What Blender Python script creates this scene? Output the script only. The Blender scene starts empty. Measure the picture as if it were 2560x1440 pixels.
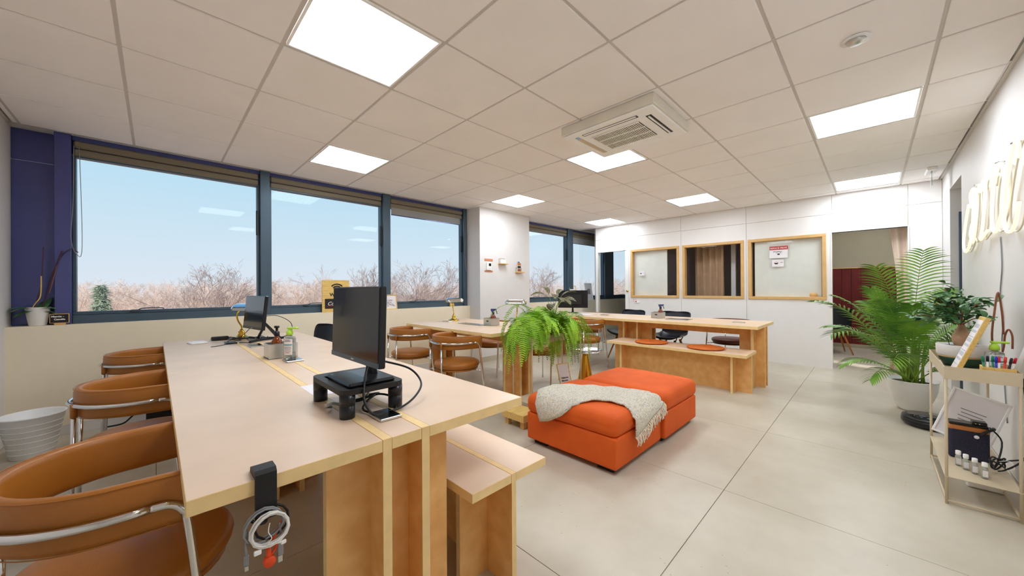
import bpy, bmesh, math, random
from mathutils import Vector, Matrix
random.seed(7)
pi = math.pi
S = bpy.context.scene
C = S.collection

# ------------------------------------------------------------------ camera
CAMZ = 1.175
fpx, yaw, pitch, roll = 897.97, .78914, .002078, -.0058
F_ = Vector((math.cos(yaw)*math.cos(pitch), math.sin(yaw)*math.cos(pitch), math.sin(pitch)))
R_ = Vector((math.sin(yaw), -math.cos(yaw), 0)); U_ = R_.cross(F_)
R2 = R_*math.cos(roll)+U_*math.sin(roll); U2 = U_*math.cos(roll)-R_*math.sin(roll)
cam = bpy.data.cameras.new('camera'); cam.sensor_width = 36; cam.lens = fpx/2560*36; cam.clip_start = .02; cam.clip_end = 1500
co = bpy.data.objects.new('camera', cam); C.objects.link(co)
M = Matrix((R2, U2, -F_)).transposed().to_4x4(); M.translation = (0, 0, CAMZ); co.matrix_world = M
S.camera = co
# ------------------------------------------------------------------ view, sky, sun
S.view_settings.view_transform = 'Standard'; S.view_settings.look = 'None'
S.view_settings.gamma = 1; S.view_settings.use_curve_mapping = False
S.view_settings.exposure = 0.6
S.cycles.max_bounces = 10; S.cycles.diffuse_bounces = 8; S.cycles.glossy_bounces = 4
S.cycles.transparent_max_bounces = 16; S.cycles.sample_clamp_indirect = 20; S.cycles.caustics_reflective = False; S.cycles.caustics_refractive = False
W = bpy.data.worlds.new('sky'); S.world = W; W.use_nodes = True
wn = W.node_tree.nodes; wl = W.node_tree.links; wn.clear()
def lin(c):
    return tuple(((v/255)/12.92 if v/255 <= .04045 else ((v/255+.055)/1.055)**2.4) for v in c)
tc = wn.new('ShaderNodeTexCoord'); sx = wn.new('ShaderNodeSeparateXYZ'); rp = wn.new('ShaderNodeValToRGB')
bg = wn.new('ShaderNodeBackground'); wo = wn.new('ShaderNodeOutputWorld')
wl.new(tc.outputs['Generated'], sx.inputs[0]); wl.new(sx.outputs['Z'], rp.inputs[0]); wl.new(rp.outputs[0], bg.inputs[0]); wl.new(bg.outputs[0], wo.inputs[0])
SKY = [(0, (228, 234, 243)), (.10, (215, 232, 244)), (.22, (196, 228, 245)), (.36, (172, 218, 243)), (.6, (120, 180, 235)), (1, (70, 130, 215))]
for i, (p, c) in enumerate(SKY):
    e = rp.color_ramp.elements[i] if i < 2 else rp.color_ramp.elements.new(p)
    e.position = p; e.color = (*lin(c), 1)
bg.inputs[1].default_value = .68
sun = bpy.data.lights.new('sun', 'SUN'); sun.energy = 3.2; sun.angle = math.radians(1.5); sun.color = (1, .95, .88)
so = bpy.data.objects.new('sun', sun); C.objects.link(so); so.rotation_euler = (math.radians(58), 0, math.radians(-25))   # from behind the building
PANEL_E = 12.5

# ------------------------------------------------------------------ materials
MATS = {}
def mk(name, rgb, rough=.5, metal=0, var=0, scale=8, bump=0, bscale=60, spec=.5, coat=0, emis=None, es=0, trans=0, stretch=None, ior=1.45, hue=None):
    m = bpy.data.materials.new(name); m.use_nodes = True; n = m.node_tree.nodes; l = m.node_tree.links
    b = n['Principled BSDF']; c = lin(rgb)
    b.inputs['Base Color'].default_value = (*c, 1); b.inputs['Roughness'].default_value = rough; b.inputs['Metallic'].default_value = metal
    b.inputs['Specular IOR Level'].default_value = spec; b.inputs['Coat Weight'].default_value = coat; b.inputs['Transmission Weight'].default_value = trans; b.inputs['IOR'].default_value = ior
    if emis: b.inputs['Emission Color'].default_value = (*lin(emis), 1); b.inputs['Emission Strength'].default_value = es
    t = n.new('ShaderNodeTexCoord'); mp = n.new('ShaderNodeMapping'); l.new(t.outputs['Object'], mp.inputs[0])
    if stretch: mp.inputs['Scale'].default_value = stretch
    v = var if var else .03
    nz = n.new('ShaderNodeTexNoise'); nz.inputs['Scale'].default_value = scale; nz.inputs['Detail'].default_value = 5; l.new(mp.outputs[0], nz.inputs[0])
    r = n.new('ShaderNodeValToRGB'); l.new(nz.outputs['Fac'], r.inputs[0])
    c1 = lin(hue) if hue else tuple(min(1, x*(1+v)) for x in c); c0 = tuple(x*(1-v) for x in c)
    r.color_ramp.elements[0].position = .3; r.color_ramp.elements[1].position = .7
    r.color_ramp.elements[0].color = (*c0, 1); r.color_ramp.elements[1].color = (*c1, 1)
    l.new(r.outputs[0], b.inputs['Base Color'])
    if bump:
        n2 = n.new('ShaderNodeTexNoise'); n2.inputs['Scale'].default_value = bscale; n2.inputs['Detail'].default_value = 3; l.new(mp.outputs[0], n2.inputs[0])
        bp = n.new('ShaderNodeBump'); bp.inputs['Strength'].default_value = bump; bp.inputs['Distance'].default_value = .004
        l.new(n2.outputs['Fac'], bp.inputs['Height']); l.new(bp.outputs[0], b.inputs['Normal'])
    MATS[name] = m; return m
m_wall = mk('white_paint', (220, 217, 214), .55, var=.015, bump=.05, bscale=200)
m_lowwall = mk('cream_paint', (242, 230, 204), .55, var=.015, bump=.05, bscale=200)
m_panel = mk('white_panel', (238, 235, 232), .38, var=.01)
m_tile = mk('ceiling_tile', (246, 242, 240), .85, var=.02, scale=3, bump=.25, bscale=500)
m_bar = mk('ceiling_bar', (206, 200, 194), .5)
m_mdf = mk('mdf_face', (230, 172, 98), .4, var=.10, scale=14, bump=.06, bscale=400, hue=(236, 188, 122))
m_mdftop = mk('mdf_top', (229, 200, 172), .36, var=.05, scale=5, bump=.04, bscale=400, coat=0, spec=.7)  # lilac-pink tint puts part of the window reflection into the board colour
m_edge = mk('mdf_edge', (240, 208, 148), .5, var=.05, scale=20, bump=.1, bscale=300)
m_oak = mk('oak', (216, 174, 112), .5, var=.07, scale=9, stretch=(1, 1, 1))
m_hallcurtain = mk('pale_curtain', (222, 202, 184), .85)
m_plum = mk('plum_stem', (72, 44, 62), .5)
m_pine = mk('pine', (226, 190, 112), .5, var=.14, scale=5, stretch=(2, 14, 14))
m_navy = mk('navy_metal', (76, 82, 142), .26, metal=.35, spec=.6, coat=.3)
m_frame = mk('frame_metal', (76, 94, 108), .38, metal=.3)
m_blind = mk('blind_fabric', (128, 118, 100), .8, var=.05, scale=200)
m_blind2 = mk('blind_sheer', (150, 150, 148), .9, var=.1, scale=300)
m_leather = mk('cognac_leather', (166, 102, 34), .36, var=.10, scale=5, bump=.12, bscale=250, spec=.55)
m_leather_d = mk('dark_leather', (92, 46, 38), .4, var=.10, scale=5, bump=.12, bscale=250)
m_chrome = mk('chrome', (222, 222, 222), .08, metal=1)
m_alu = mk('brushed_aluminium', (205, 203, 198), .32, metal=.9, var=.04, scale=60, stretch=(1, 1, 12))
m_steelpl = mk('steel_plate', (150, 160, 168), .12, metal=1)
m_brass = mk('brass', (214, 168, 62), .16, metal=1)
m_orange = mk('orange_fabric', (216, 88, 16), .75, var=.05, scale=6, bump=.35, bscale=500, hue=(224, 96, 20))
m_cushion = mk('cushion_fabric', (204, 104, 34), .85, var=.12, scale=30, bump=.5, bscale=200)
m_black = mk('black_plastic', (22, 22, 26), .3, spec=.5)
m_blackm = mk('black_matte', (26, 24, 24), .55)
m_screen = mk('monitor_glass', (20, 21, 26), .14, spec=.6, coat=.2)
m_shell = mk('black_shell', (24, 28, 38), .32)
m_legwood = mk('leg_wood', (178, 108, 52), .45, var=.1, scale=10)
m_white = mk('white_plastic', (246, 246, 244), .35)
m_ceram = mk('white_ceramic', (236, 234, 230), .35)
m_beige = mk('beige_metal', (206, 190, 160), .45)
m_green = mk('fern_green', (124, 190, 36), .5, var=.30, scale=6, hue=(178, 224, 60))
m_green2 = mk('palm_green', (70, 130, 42), .42, var=.35, scale=5, hue=(134, 180, 64))
m_dgreen = mk('dark_leaf', (44, 92, 42), .4, var=.3, scale=8, hue=(98, 148, 88))
m_stem = mk('palm_stem', (120, 150, 50), .5, var=.2, scale=10)
m_soil = mk('soil', (62, 44, 32), .95, var=.3, scale=40, bump=.8, bscale=80)
m_bark = mk('ficus_bark', (186, 150, 118), .7, var=.15, scale=12, bump=.4, bscale=60)
m_brown = mk('brown_wood', (140, 84, 58), .45, var=.15, scale=10)
m_terr = mk('terracotta', (150, 84, 52), .8, var=.1, scale=10)
m_greenbowl = mk('green_bowl', (40, 84, 72), .4)
m_dark = mk('dark_screen', (14, 16, 20), .1)
m_amber = mk('amber_glass', (150, 66, 14), .06, trans=.35, spec=.7)
m_clear = mk('clear_plastic', (226, 234, 232), .06, trans=.75, spec=.6, ior=1.3)
m_gel = mk('clear_gel', (232, 230, 214), .05, trans=.8, ior=1.33)
m_lime = mk('lime_plastic', (178, 222, 70), .3)
m_cable = mk('black_cable', (20, 20, 22), .4)
m_wcable = mk('white_cable', (232, 230, 226), .4)
m_gcable = mk('grey_cable', (140, 142, 144), .5)
m_rcable = mk('red_cable', (226, 74, 30), .45)
m_red = mk('red_panel', (104, 16, 14), .5, var=.12, scale=6, stretch=(1, 6, .4))
m_beigewall = mk('beige_paint', (172, 162, 138), .7, var=.02)
m_curtain = mk('beige_curtain', (180, 150, 120), .85, var=.08, scale=10)
m_brownwall = mk('brown_paint', (120, 96, 86), .6)
m_board = mk('white_board', (222, 224, 216), .3)
m_paper = mk('paper', (238, 234, 236), .6)
m_pink = mk('pink_paper', (236, 206, 208), .6)
m_redpaper = mk('red_paper', (188, 62, 58), .6)
m_ink = mk('ink', (34, 28, 26), .6)
m_copper = mk('copper_tape', (214, 138, 102), .35, metal=.4)
m_chalk = mk('chalkboard', (38, 30, 32), .7)
m_diff = mk('light_diffuser', (255, 252, 244), .5, emis=(236, 245, 255), es=PANEL_E)
m_neon = mk('neon_tube', (255, 246, 214), .4, emis=(255, 240, 190), es=.62)
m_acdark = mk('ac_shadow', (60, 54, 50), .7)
m_acwhite = mk('ac_casing', (226, 221, 208), .45)
m_speaker = mk('speaker_fabric', (44, 44, 62), .85, var=.3, scale=150)
m_tan = mk('tan_leather', (190, 118, 58), .5)
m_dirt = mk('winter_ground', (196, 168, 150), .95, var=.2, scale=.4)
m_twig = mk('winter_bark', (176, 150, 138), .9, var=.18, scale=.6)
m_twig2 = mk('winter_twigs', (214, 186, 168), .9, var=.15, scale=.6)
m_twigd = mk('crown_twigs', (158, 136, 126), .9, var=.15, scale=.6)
m_conif = mk('conifer', (146, 156, 134), .9, var=.2, scale=2)
m_facade = mk('facade', (214, 208, 200), .8)

def floor_mat():
    m = bpy.data.materials.new('floor_stoneware'); m.use_nodes = True; n = m.node_tree.nodes; l = m.node_tree.links; b = n['Principled BSDF']
    t = n.new('ShaderNodeTexCoord'); a = n.new('ShaderNodeTexNoise'); a.inputs['Scale'].default_value = 1.6; a.inputs['Detail'].default_value = 7; a.inputs['Roughness'].default_value = .6
    l.new(t.outputs['Object'], a.inputs[0]); r = n.new('ShaderNodeValToRGB'); l.new(a.outputs['Fac'], r.inputs[0])
    r.color_ramp.elements[0].position = .3; r.color_ramp.elements[0].color = (*lin((180, 170, 150)), 1)
    r.color_ramp.elements[1].position = .72; r.color_ramp.elements[1].color = (*lin((206, 198, 180)), 1)
    v = n.new('ShaderNodeTexVoronoi'); v.inputs['Scale'].default_value = 26; l.new(t.outputs['Object'], v.inputs[0])
    s = n.new('ShaderNodeMath'); s.operation = 'LESS_THAN'; s.inputs[1].default_value = .10; l.new(v.outputs['Distance'], s.inputs[0])
    n3 = n.new('ShaderNodeTexNoise'); n3.inputs['Scale'].default_value = 2.2; l.new(t.outputs['Object'], n3.inputs[0])
    g = n.new('ShaderNodeMath'); g.operation = 'GREATER_THAN'; g.inputs[1].default_value = .56; l.new(n3.outputs['Fac'], g.inputs[0])
    mu = n.new('ShaderNodeMath'); mu.operation = 'MULTIPLY'; l.new(s.outputs[0], mu.inputs[0]); l.new(g.outputs[0], mu.inputs[1])
    m2 = n.new('ShaderNodeMath'); m2.operation = 'MULTIPLY'; m2.inputs[1].default_value = .6; l.new(mu.outputs[0], m2.inputs[0])
    mx = n.new('ShaderNodeMix'); mx.data_type = 'RGBA'; l.new(m2.outputs[0], mx.inputs[0]); l.new(r.outputs[0], mx.inputs[6]); mx.inputs[7].default_value = (*lin((172, 130, 88)), 1)
    l.new(mx.outputs[2], b.inputs['Base Color']); b.inputs['Roughness'].default_value = .36
    n2 = n.new('ShaderNodeTexNoise'); n2.inputs['Scale'].default_value = 90; l.new(t.outputs['Object'], n2.inputs[0]); bp = n.new('ShaderNodeBump'); bp.inputs['Strength'].default_value = .06; bp.inputs['Distance'].default_value = .004
    l.new(n2.outputs['Fac'], bp.inputs['Height']); l.new(bp.outputs[0], b.inputs['Normal'])
    return m
m_floor = floor_mat()
m_grout = mk('grout', (132, 122, 104), .9)
def glass_mat(name, tint=(250, 252, 253), fac=1.0):
    m = bpy.data.materials.new(name); m.use_nodes = True; n = m.node_tree.nodes; l = m.node_tree.links; n.clear()
    o = n.new('ShaderNodeOutputMaterial'); x = n.new('ShaderNodeMixShader'); t = n.new('ShaderNodeBsdfTransparent'); g = n.new('ShaderNodeBsdfGlossy'); f = n.new('ShaderNodeFresnel')
    t.inputs[0].default_value = (*lin(tint), 1); g.inputs['Roughness'].default_value = .01; f.inputs[0].default_value = 1.45
    mm = n.new('ShaderNodeMath'); mm.operation = 'MULTIPLY'; mm.inputs[1].default_value = fac; l.new(f.outputs[0], mm.inputs[0])
    ge = n.new('ShaderNodeNewGeometry'); bf = n.new('ShaderNodeMath'); bf.operation = 'SUBTRACT'; bf.inputs[0].default_value = 1; l.new(ge.outputs['Backfacing'], bf.inputs[1])
    m3 = n.new('ShaderNodeMath'); m3.operation = 'MULTIPLY'; l.new(mm.outputs[0], m3.inputs[0]); l.new(bf.outputs[0], m3.inputs[1]); l.new(m3.outputs[0], x.inputs[0]); l.new(t.outputs[0], x.inputs[1]); l.new(g.outputs[0], x.inputs[2]); l.new(x.outputs[0], o.inputs[0]); return m
m_glass = glass_mat('window_glass', fac=.28)
m_tint = glass_mat('tinted_glass', (255, 255, 255), .55)
def stripe_mat():
    m = bpy.data.materials.new('calathea_leaf'); m.use_nodes = True; n = m.node_tree.nodes; l = m.node_tree.links; b = n['Principled BSDF']
    t = n.new('ShaderNodeTexCoord'); s = n.new('ShaderNodeSeparateXYZ'); l.new(t.outputs['UV'], s.inputs[0])
    a = n.new('ShaderNodeMath'); a.operation = 'SUBTRACT'; a.inputs[1].default_value = .5; l.new(s.outputs['Y'], a.inputs[0]); ab = n.new('ShaderNodeMath'); ab.operation = 'ABSOLUTE'; l.new(a.outputs[0], ab.inputs[0])
    su = n.new('ShaderNodeMath'); su.operation = 'SUBTRACT'; l.new(s.outputs['X'], su.inputs[0]); l.new(ab.outputs[0], su.inputs[1])
    mu = n.new('ShaderNodeMath'); mu.operation = 'MULTIPLY'; mu.inputs[1].default_value = 26; l.new(su.outputs[0], mu.inputs[0]); si = n.new('ShaderNodeMath'); si.operation = 'SINE'; l.new(mu.outputs[0], si.inputs[0])
    r = n.new('ShaderNodeValToRGB'); l.new(si.outputs[0], r.inputs[0]); r.color_ramp.elements[0].color = (*lin((62, 30, 24)), 1); r.color_ramp.elements[0].position = .55
    r.color_ramp.elements[1].color = (*lin((128, 146, 58)), 1); r.color_ramp.elements[1].position = .68; l.new(r.outputs[0], b.inputs['Base Color']); b.inputs['Roughness'].default_value = .55
    return m
m_cala = stripe_mat()
def knit_mat():
    m = bpy.data.materials.new('knit_yarn'); m.use_nodes = True; n = m.node_tree.nodes; l = m.node_tree.links; b = n['Principled BSDF']
    t = n.new('ShaderNodeTexCoord'); v = n.new('ShaderNodeTexVoronoi'); v.inputs['Scale'].default_value = 1; mp = n.new('ShaderNodeMapping'); mp.inputs['Scale'].default_value = (62, 170, 1)
    l.new(t.outputs['UV'], mp.inputs[0]); l.new(mp.outputs[0], v.inputs[0]); v.inputs['Randomness'].default_value = .12
    sp = n.new('ShaderNodeSeparateColor'); l.new(v.outputs['Color'], sp.inputs[0])
    r = n.new('ShaderNodeValToRGB'); l.new(sp.outputs[0], r.inputs[0]); r.color_ramp.interpolation = 'CONSTANT'
    cs = [(0, (216, 208, 192)), (.3, (236, 229, 213)), (.68, (178, 180, 172)), (.72, (212, 200, 158)), (.82, (228, 220, 204))]
    for i, (p, c) in enumerate(cs):
        e = r.color_ramp.elements[i] if i < 2 else r.color_ramp.elements.new(p); e.position = p; e.color = (*lin(c), 1)
    l.new(r.outputs[0], b.inputs['Base Color']); b.inputs['Roughness'].default_value = .9
    bp = n.new('ShaderNodeBump'); bp.inputs['Strength'].default_value = .9; bp.inputs['Distance'].default_value = .006; bp.invert = True
    l.new(v.outputs['Distance'], bp.inputs['Height']); l.new(bp.outputs[0], b.inputs['Normal']); return m
m_knit = knit_mat()
m_yarn = mk('fringe_yarn', (232, 222, 202), .9)

# ------------------------------------------------------------------ mesh builder
def wloc(o):
    v = Vector((0, 0, 0))
    while o: v += o.location; o = o.parent
    return v
class MB:
    def __init__(s): s.v = []; s.f = []; s.mi = []; s.sm = []; s.uv = []
    def add(s, vs, fs, mi=0, sm=False):
        b = len(s.v); s.v += [tuple(p) for p in vs]
        for f in fs: s.f.append(tuple(i+b for i in f)); s.mi.append(mi); s.sm.append(sm)
        return s
    def box(s, x0, x1, y0, y1, z0, z1, mi=0, faces=None):
        vs = [(x, y, z) for z in (z0, z1) for y in (y0, y1) for x in (x0, x1)]
        fs = [(0, 2, 3, 1), (4, 5, 7, 6), (0, 1, 5, 4), (2, 6, 7, 3), (0, 4, 6, 2), (1, 3, 7, 5)]
        b = len(s.v); s.v += vs
        for k, f in enumerate(fs):
            s.f.append(tuple(i+b for i in f)); s.sm.append(False)
            s.mi.append(mi if faces is None else faces[k])      # order: bottom, top, -y, +y, -x, +x
        return s
    def bbox(s, x0, x1, y0, y1, z0, z1, c=.003, mi=0):
        c = min(c, (x1-x0)*.45, (y1-y0)*.45, (z1-z0)*.45); P = []; idx = {}
        for X in (0, 1):
            for Y in (0, 1):
                for Z in (0, 1):
                    x, y, z = (x0, x1)[X], (y0, y1)[Y], (z0, z1)[Z]; dx, dy, dz = c*(1-2*X), c*(1-2*Y), c*(1-2*Z)
                    idx[X, Y, Z] = len(P); P += [(x, y+dy, z+dz), (x+dx, y, z+dz), (x+dx, y+dy, z)]
        g = lambda X, Y, Z, k: idx[X, Y, Z]+k
        fs = []
        for X in (0, 1): q = [g(X, 0, 0, 0), g(X, 1, 0, 0), g(X, 1, 1, 0), g(X, 0, 1, 0)]; fs.append(q if X else q[::-1])
        for Y in (0, 1): q = [g(0, Y, 0, 1), g(1, Y, 0, 1), g(1, Y, 1, 1), g(0, Y, 1, 1)]; fs.append(q[::-1] if Y else q)
        for Z in (0, 1): q = [g(0, 0, Z, 2), g(1, 0, Z, 2), g(1, 1, Z, 2), g(0, 1, Z, 2)]; fs.append(q if Z else q[::-1])
        def orient(q):
            n = (Vector(P[q[1]])-Vector(P[q[0]])).cross(Vector(P[q[2]])-Vector(P[q[0]]))
            cen = sum((Vector(P[i]) for i in q), Vector())/len(q)-Vector(((x0+x1)/2, (y0+y1)/2, (z0+z1)/2))
            return q if n.dot(cen) > 0 else q[::-1]
        for a in (0, 1):
            for b in (0, 1):
                fs.append(orient([g(a, b, 0, 0), g(a, b, 1, 0), g(a, b, 1, 1), g(a, b, 0, 1)]))
                fs.append(orient([g(a, 0, b, 0), g(a, 1, b, 0), g(a, 1, b, 2), g(a, 0, b, 2)]))
                fs.append(orient([g(0, a, b, 1), g(1, a, b, 1), g(1, a, b, 2), g(0, a, b, 2)]))
        for k in idx.values(): fs.append(orient([k, k+1, k+2]))
        return s.add(P, fs, mi)
    def tube(s, pts, r, n=8, mi=0, caps=True, closed=False, sm=True):
        pts = [Vector(p) for p in pts]; N = len(pts); rr = r if isinstance(r, (list, tuple)) else [r]*N
        up = Vector((0, 0, 1)); prev = None; rings = []
        for i, p in enumerate(pts):
            a = pts[(i-1) % N] if (closed or i > 0) else p; b = pts[(i+1) % N] if (closed or i < N-1) else p
            t = (b-a); t = t.normalized() if t.length > 1e-9 else Vector((0, 0, 1))
            if prev is None:
                h = up if abs(t.dot(up)) < .95 else Vector((1, 0, 0)); x = t.cross(h).normalized()
            else:
                x = prev-t*prev.dot(t); x = x.normalized() if x.length > 1e-6 else t.orthogonal().normalized()
            prev = x; y = t.cross(x)
            rings.append([p+(x*math.cos(2*pi*k/n)+y*math.sin(2*pi*k/n))*rr[i] for k in range(n)])
        vs = [q for R in rings for q in R]; fs = []
        for i in range(N if closed else N-1):
            for k in range(n):
                a = i*n+k; b = i*n+(k+1) % n; c = ((i+1) % N)*n+(k+1) % n; d = ((i+1) % N)*n+k; fs.append((a, b, c, d))
        if caps and not closed: fs += [tuple(range(n))[::-1], tuple((N-1)*n+k for k in range(n))]
        return s.add(vs, fs, mi, sm)
    def lathe(s, prof, c=(0, 0, 0), n=24, mi=0, sx=1, sy=1, sm=True, axis='z'):
        vs = []; fs = []
        for r, z in prof:
            for k in range(n):
                a = 2*pi*k/n; x, y = r*math.cos(a)*sx, r*math.sin(a)*sy
                if axis == 'z': vs.append((c[0]+x, c[1]+y, c[2]+z))
                elif axis == 'y': vs.append((c[0]+x, c[1]+z, c[2]+y))
                else: vs.append((c[0]+z, c[1]+x, c[2]+y))
        for i in range(len(prof)-1):
            for k in range(n): fs.append((i*n+k, i*n+(k+1) % n, (i+1)*n+(k+1) % n, (i+1)*n+k))
        if prof[0][0] > 1e-6: fs.append(tuple(range(n))[::-1])
        if prof[-1][0] > 1e-6: fs.append(tuple((len(prof)-1)*n+k for k in range(n)))
        if axis == 'y': fs = [f[::-1] for f in fs]
        return s.add(vs, fs, mi, sm)
    def ext(s, poly, a0, a1, axis='y', mi=0, sm=False):
        n = len(poly); P = []
        for a in (a0, a1):
            for u, v in poly: P.append({'y': (u, a, v), 'x': (a, u, v), 'z': (u, v, a)}[axis])
        fs = [tuple(range(n)), tuple(range(n, 2*n))[::-1]]+[(i, (i+1) % n, n+(i+1) % n, n+i)[::-1] for i in range(n)]
        return s.add(P, fs, mi, sm)
    def grid(s, fn, nu, nv, mi=0, sm=True):
        P = [fn(i/nu, j/nv) for j in range(nv+1) for i in range(nu+1)]
        fs = [(j*(nu+1)+i, j*(nu+1)+i+1, (j+1)*(nu+1)+i+1, (j+1)*(nu+1)+i) for j in range(nv) for i in range(nu)]
        return s.add(P, fs, mi, sm)
    def rcube(s, x0, x1, y0, y1, z0, z1, r, k=8, crown=0, sag=0, mi=0):
        cx, cy, cz = (x0+x1)/2, (y0+y1)/2, (z0+z1)/2; hx, hy, hz = (x1-x0)/2, (y1-y0)/2, (z1-z0)/2; r = min(r, hx, hy, hz)
        def axis(h):
            a = [-1, -.93, -.8]; a = [-h, -h+r*.3, -h+r*.75]; m = [(-h+r)+(2*(h-r))*i/k for i in range(k+1)]; return a+m+[h-r*.75, h-r*.3, h]
        bm = {}; V = []; Fs = []
        def vid(p):
            key = tuple(round(q, 6) for q in p)
            if key not in bm:
                q = [max(-h+r, min(h-r, c)) for c, h in zip(p, (hx, hy, hz))]; d = Vector(p)-Vector(q)
                o = Vector(q)+(d.normalized()*r if d.length > 1e-9 else d)
                if crown: o.z += (crown if p[2] > 0 else -sag)*max(0, 1-(o.x/hx)**2)**.6*max(0, 1-(o.y/hy)**2)**.6*abs(p[2])/hz
                bm[key] = len(V); V.append((o.x+cx, o.y+cy, o.z+cz))
            return bm[key]
        A = (axis(hx), axis(hy), axis(hz)); H = (hx, hy, hz)
        for ax in range(3):
            u, w = (ax+1) % 3, (ax+2) % 3
            for sg in (-1, 1):
                for i in range(len(A[u])-1):
                    for j in range(len(A[w])-1):
                        q = []
                        for a, b in ((i, j), (i+1, j), (i+1, j+1), (i, j+1)):
                            p = [0, 0, 0]; p[ax] = sg*H[ax]; p[u] = A[u][a]; p[w] = A[w][b]; q.append(vid(p))
                        if len(set(q)) == 4: Fs.append(q if sg > 0 else q[::-1])
        return s.add(V, Fs, mi, True)
    def xf(s, M, start=0):
        for i in range(start, len(s.v)): s.v[i] = tuple(M @ Vector(s.v[i]))
        return s
    def build(s, name, mats, parent=None, uvfn=None, label=None):
        me = bpy.data.meshes.new(name); off = wloc(parent) if parent else Vector((0, 0, 0))
        org = Vector((0, 0, 0))
        if parent is None and s.v:
            xs = [p[0] for p in s.v]; ys = [p[1] for p in s.v]; zs = [p[2] for p in s.v]; org = Vector(((min(xs)+max(xs))/2, (min(ys)+max(ys))/2, min(zs))); off = org
        me.from_pydata([(p[0]-off.x, p[1]-off.y, p[2]-off.z) for p in s.v], [], s.f)
        for m in (mats if isinstance(mats, (list, tuple)) else [mats]): me.materials.append(m)
        me.polygons.foreach_set('material_index', s.mi); me.polygons.foreach_set('use_smooth', s.sm)
        if uvfn:
            uvl = me.uv_layers.new(name='UVMap')
            for lp in me.loops: uvl.data[lp.index].uv = uvfn[lp.vertex_index]
        me.update(); o = bpy.data.objects.new(name, me); C.objects.link(o); LAST[0] = o
        if parent: o.parent = parent
        else: o.location = org
        if label: o['label'] = label
        return o
def empty(name, loc, label=None, cat=None, group=None, rz=0):
    o = bpy.data.objects.new(name, None); o.empty_display_size = .1; C.objects.link(o); o.location = loc; o.rotation_euler = (0, 0, rz)
    tag(o, label, cat, group); return o
def tag(o, label=None, cat=None, group=None, kind=None):
    if label: o['label'] = label
    if cat: o['category'] = cat
    if group: o['group'] = group
    if kind: o['kind'] = kind
    return o
def dup(o, loc=None, rz=None, label=None, parent=None, group=None):
    c = o.copy(); C.objects.link(c)
    if parent is not None: c.parent = parent
    if loc is not None: c.location = loc
    if rz is not None: c.rotation_euler = (0, 0, rz)
    if label: c['label'] = label
    if group: c['group'] = group
    for ch in KIDS.get(o.name, [x for x in bpy.data.objects if x.parent == o]): dup(ch, parent=c)
    return c
KIDS = {}
LAST = [None]
def index_kids():
    KIDS.clear()
    for x in bpy.data.objects:
        if x.parent: KIDS.setdefault(x.parent.name, []).append(x)
    for x in bpy.data.objects: KIDS.setdefault(x.name, [])
def copies(src, items):
    index_kids()
    return [dup(src, **k) for k in items]
def inst(name, mesh, parent, loc, rot=(0, 0, 0), sc=(1, 1, 1)):
    o = bpy.data.objects.new(name, mesh); C.objects.link(o); o.parent = parent; o.location = loc; o.rotation_euler = rot; o.scale = sc; return o
def smooth(pts, k=6, closed=False):
    P = [Vector(p) for p in pts]; n = len(P); out = []
    for i in range(n if closed else n-1):
        p0 = P[(i-1) % n] if closed or i > 0 else P[i]; p1 = P[i]; p2 = P[(i+1) % n]; p3 = P[(i+2) % n] if closed or i+2 < n else P[(i+1) % n]
        for j in range(k):
            t = j/k; out.append(.5*((2*p1)+(p2-p0)*t+(2*p0-5*p1+4*p2-p3)*t*t+(3*p1-p0-3*p2+p3)*t**3))
    if not closed: out.append(P[-1])
    return out
def text(s, name, size, mat, parent, loc, xdir, ydir, ext=.0006, bold=0, align='LEFT', shear=0, space=1.0):
    cu = bpy.data.curves.new(name, 'FONT'); cu.body = s; cu.size = size; cu.extrude = ext; cu.offset = bold; cu.align_x = align; cu.shear = shear; cu.space_character = space; cu.resolution_u = 3
    t = bpy.data.objects.new(name, cu); C.objects.link(t); bpy.context.view_layer.update()
    me = bpy.data.meshes.new_from_object(t.evaluated_get(bpy.context.evaluated_depsgraph_get())); bpy.data.objects.remove(t)
    x = Vector(xdir).normalized(); y = Vector(ydir).normalized(); z = x.cross(y); mm = Matrix((x, y, z)).transposed().to_4x4(); mm.translation = Vector(loc)
    off = wloc(parent) if parent else Vector((0, 0, 0))
    me.transform(Matrix.Translation(-off) @ mm); me.materials.clear(); me.materials.append(mat)
    o = bpy.data.objects.new(name, me); C.objects.link(o)
    if parent: o.parent = parent
    return o
def struct(o): o['kind'] = 'structure'; return o

CH = 2.497; T = .62; GX, GY = -.1348, 2.8498
XL, XF, YR, YW = -.82, 6.875, -.6, 4.76
XB = 9.7
# ================================================================== SETTING
# floor
b = MB().box(-.97, 9.85, -1.75, 4.95, -.14, -.004); floor = struct(b.build('floor', m_grout))
ys = [-1.75, -.6, .62, 1.82, 3.02, 4.22, 4.95]
for k in range(-1, 9):
    for j in range(6):
        xa, xb = max(-.82, 1.17*k), min(9.7, 1.17*(k+1)); ya, yb = ys[j], ys[j+1]
        if xb-xa < .02 or (j == 0 and not (xb > 5.4 and xa < 6.4)): continue
        MB().bbox(xa+.0015, xb-.0015, ya+.0015, yb-.0015, -.01, 0, .0008).build('floor_tile', m_floor, floor)
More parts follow.
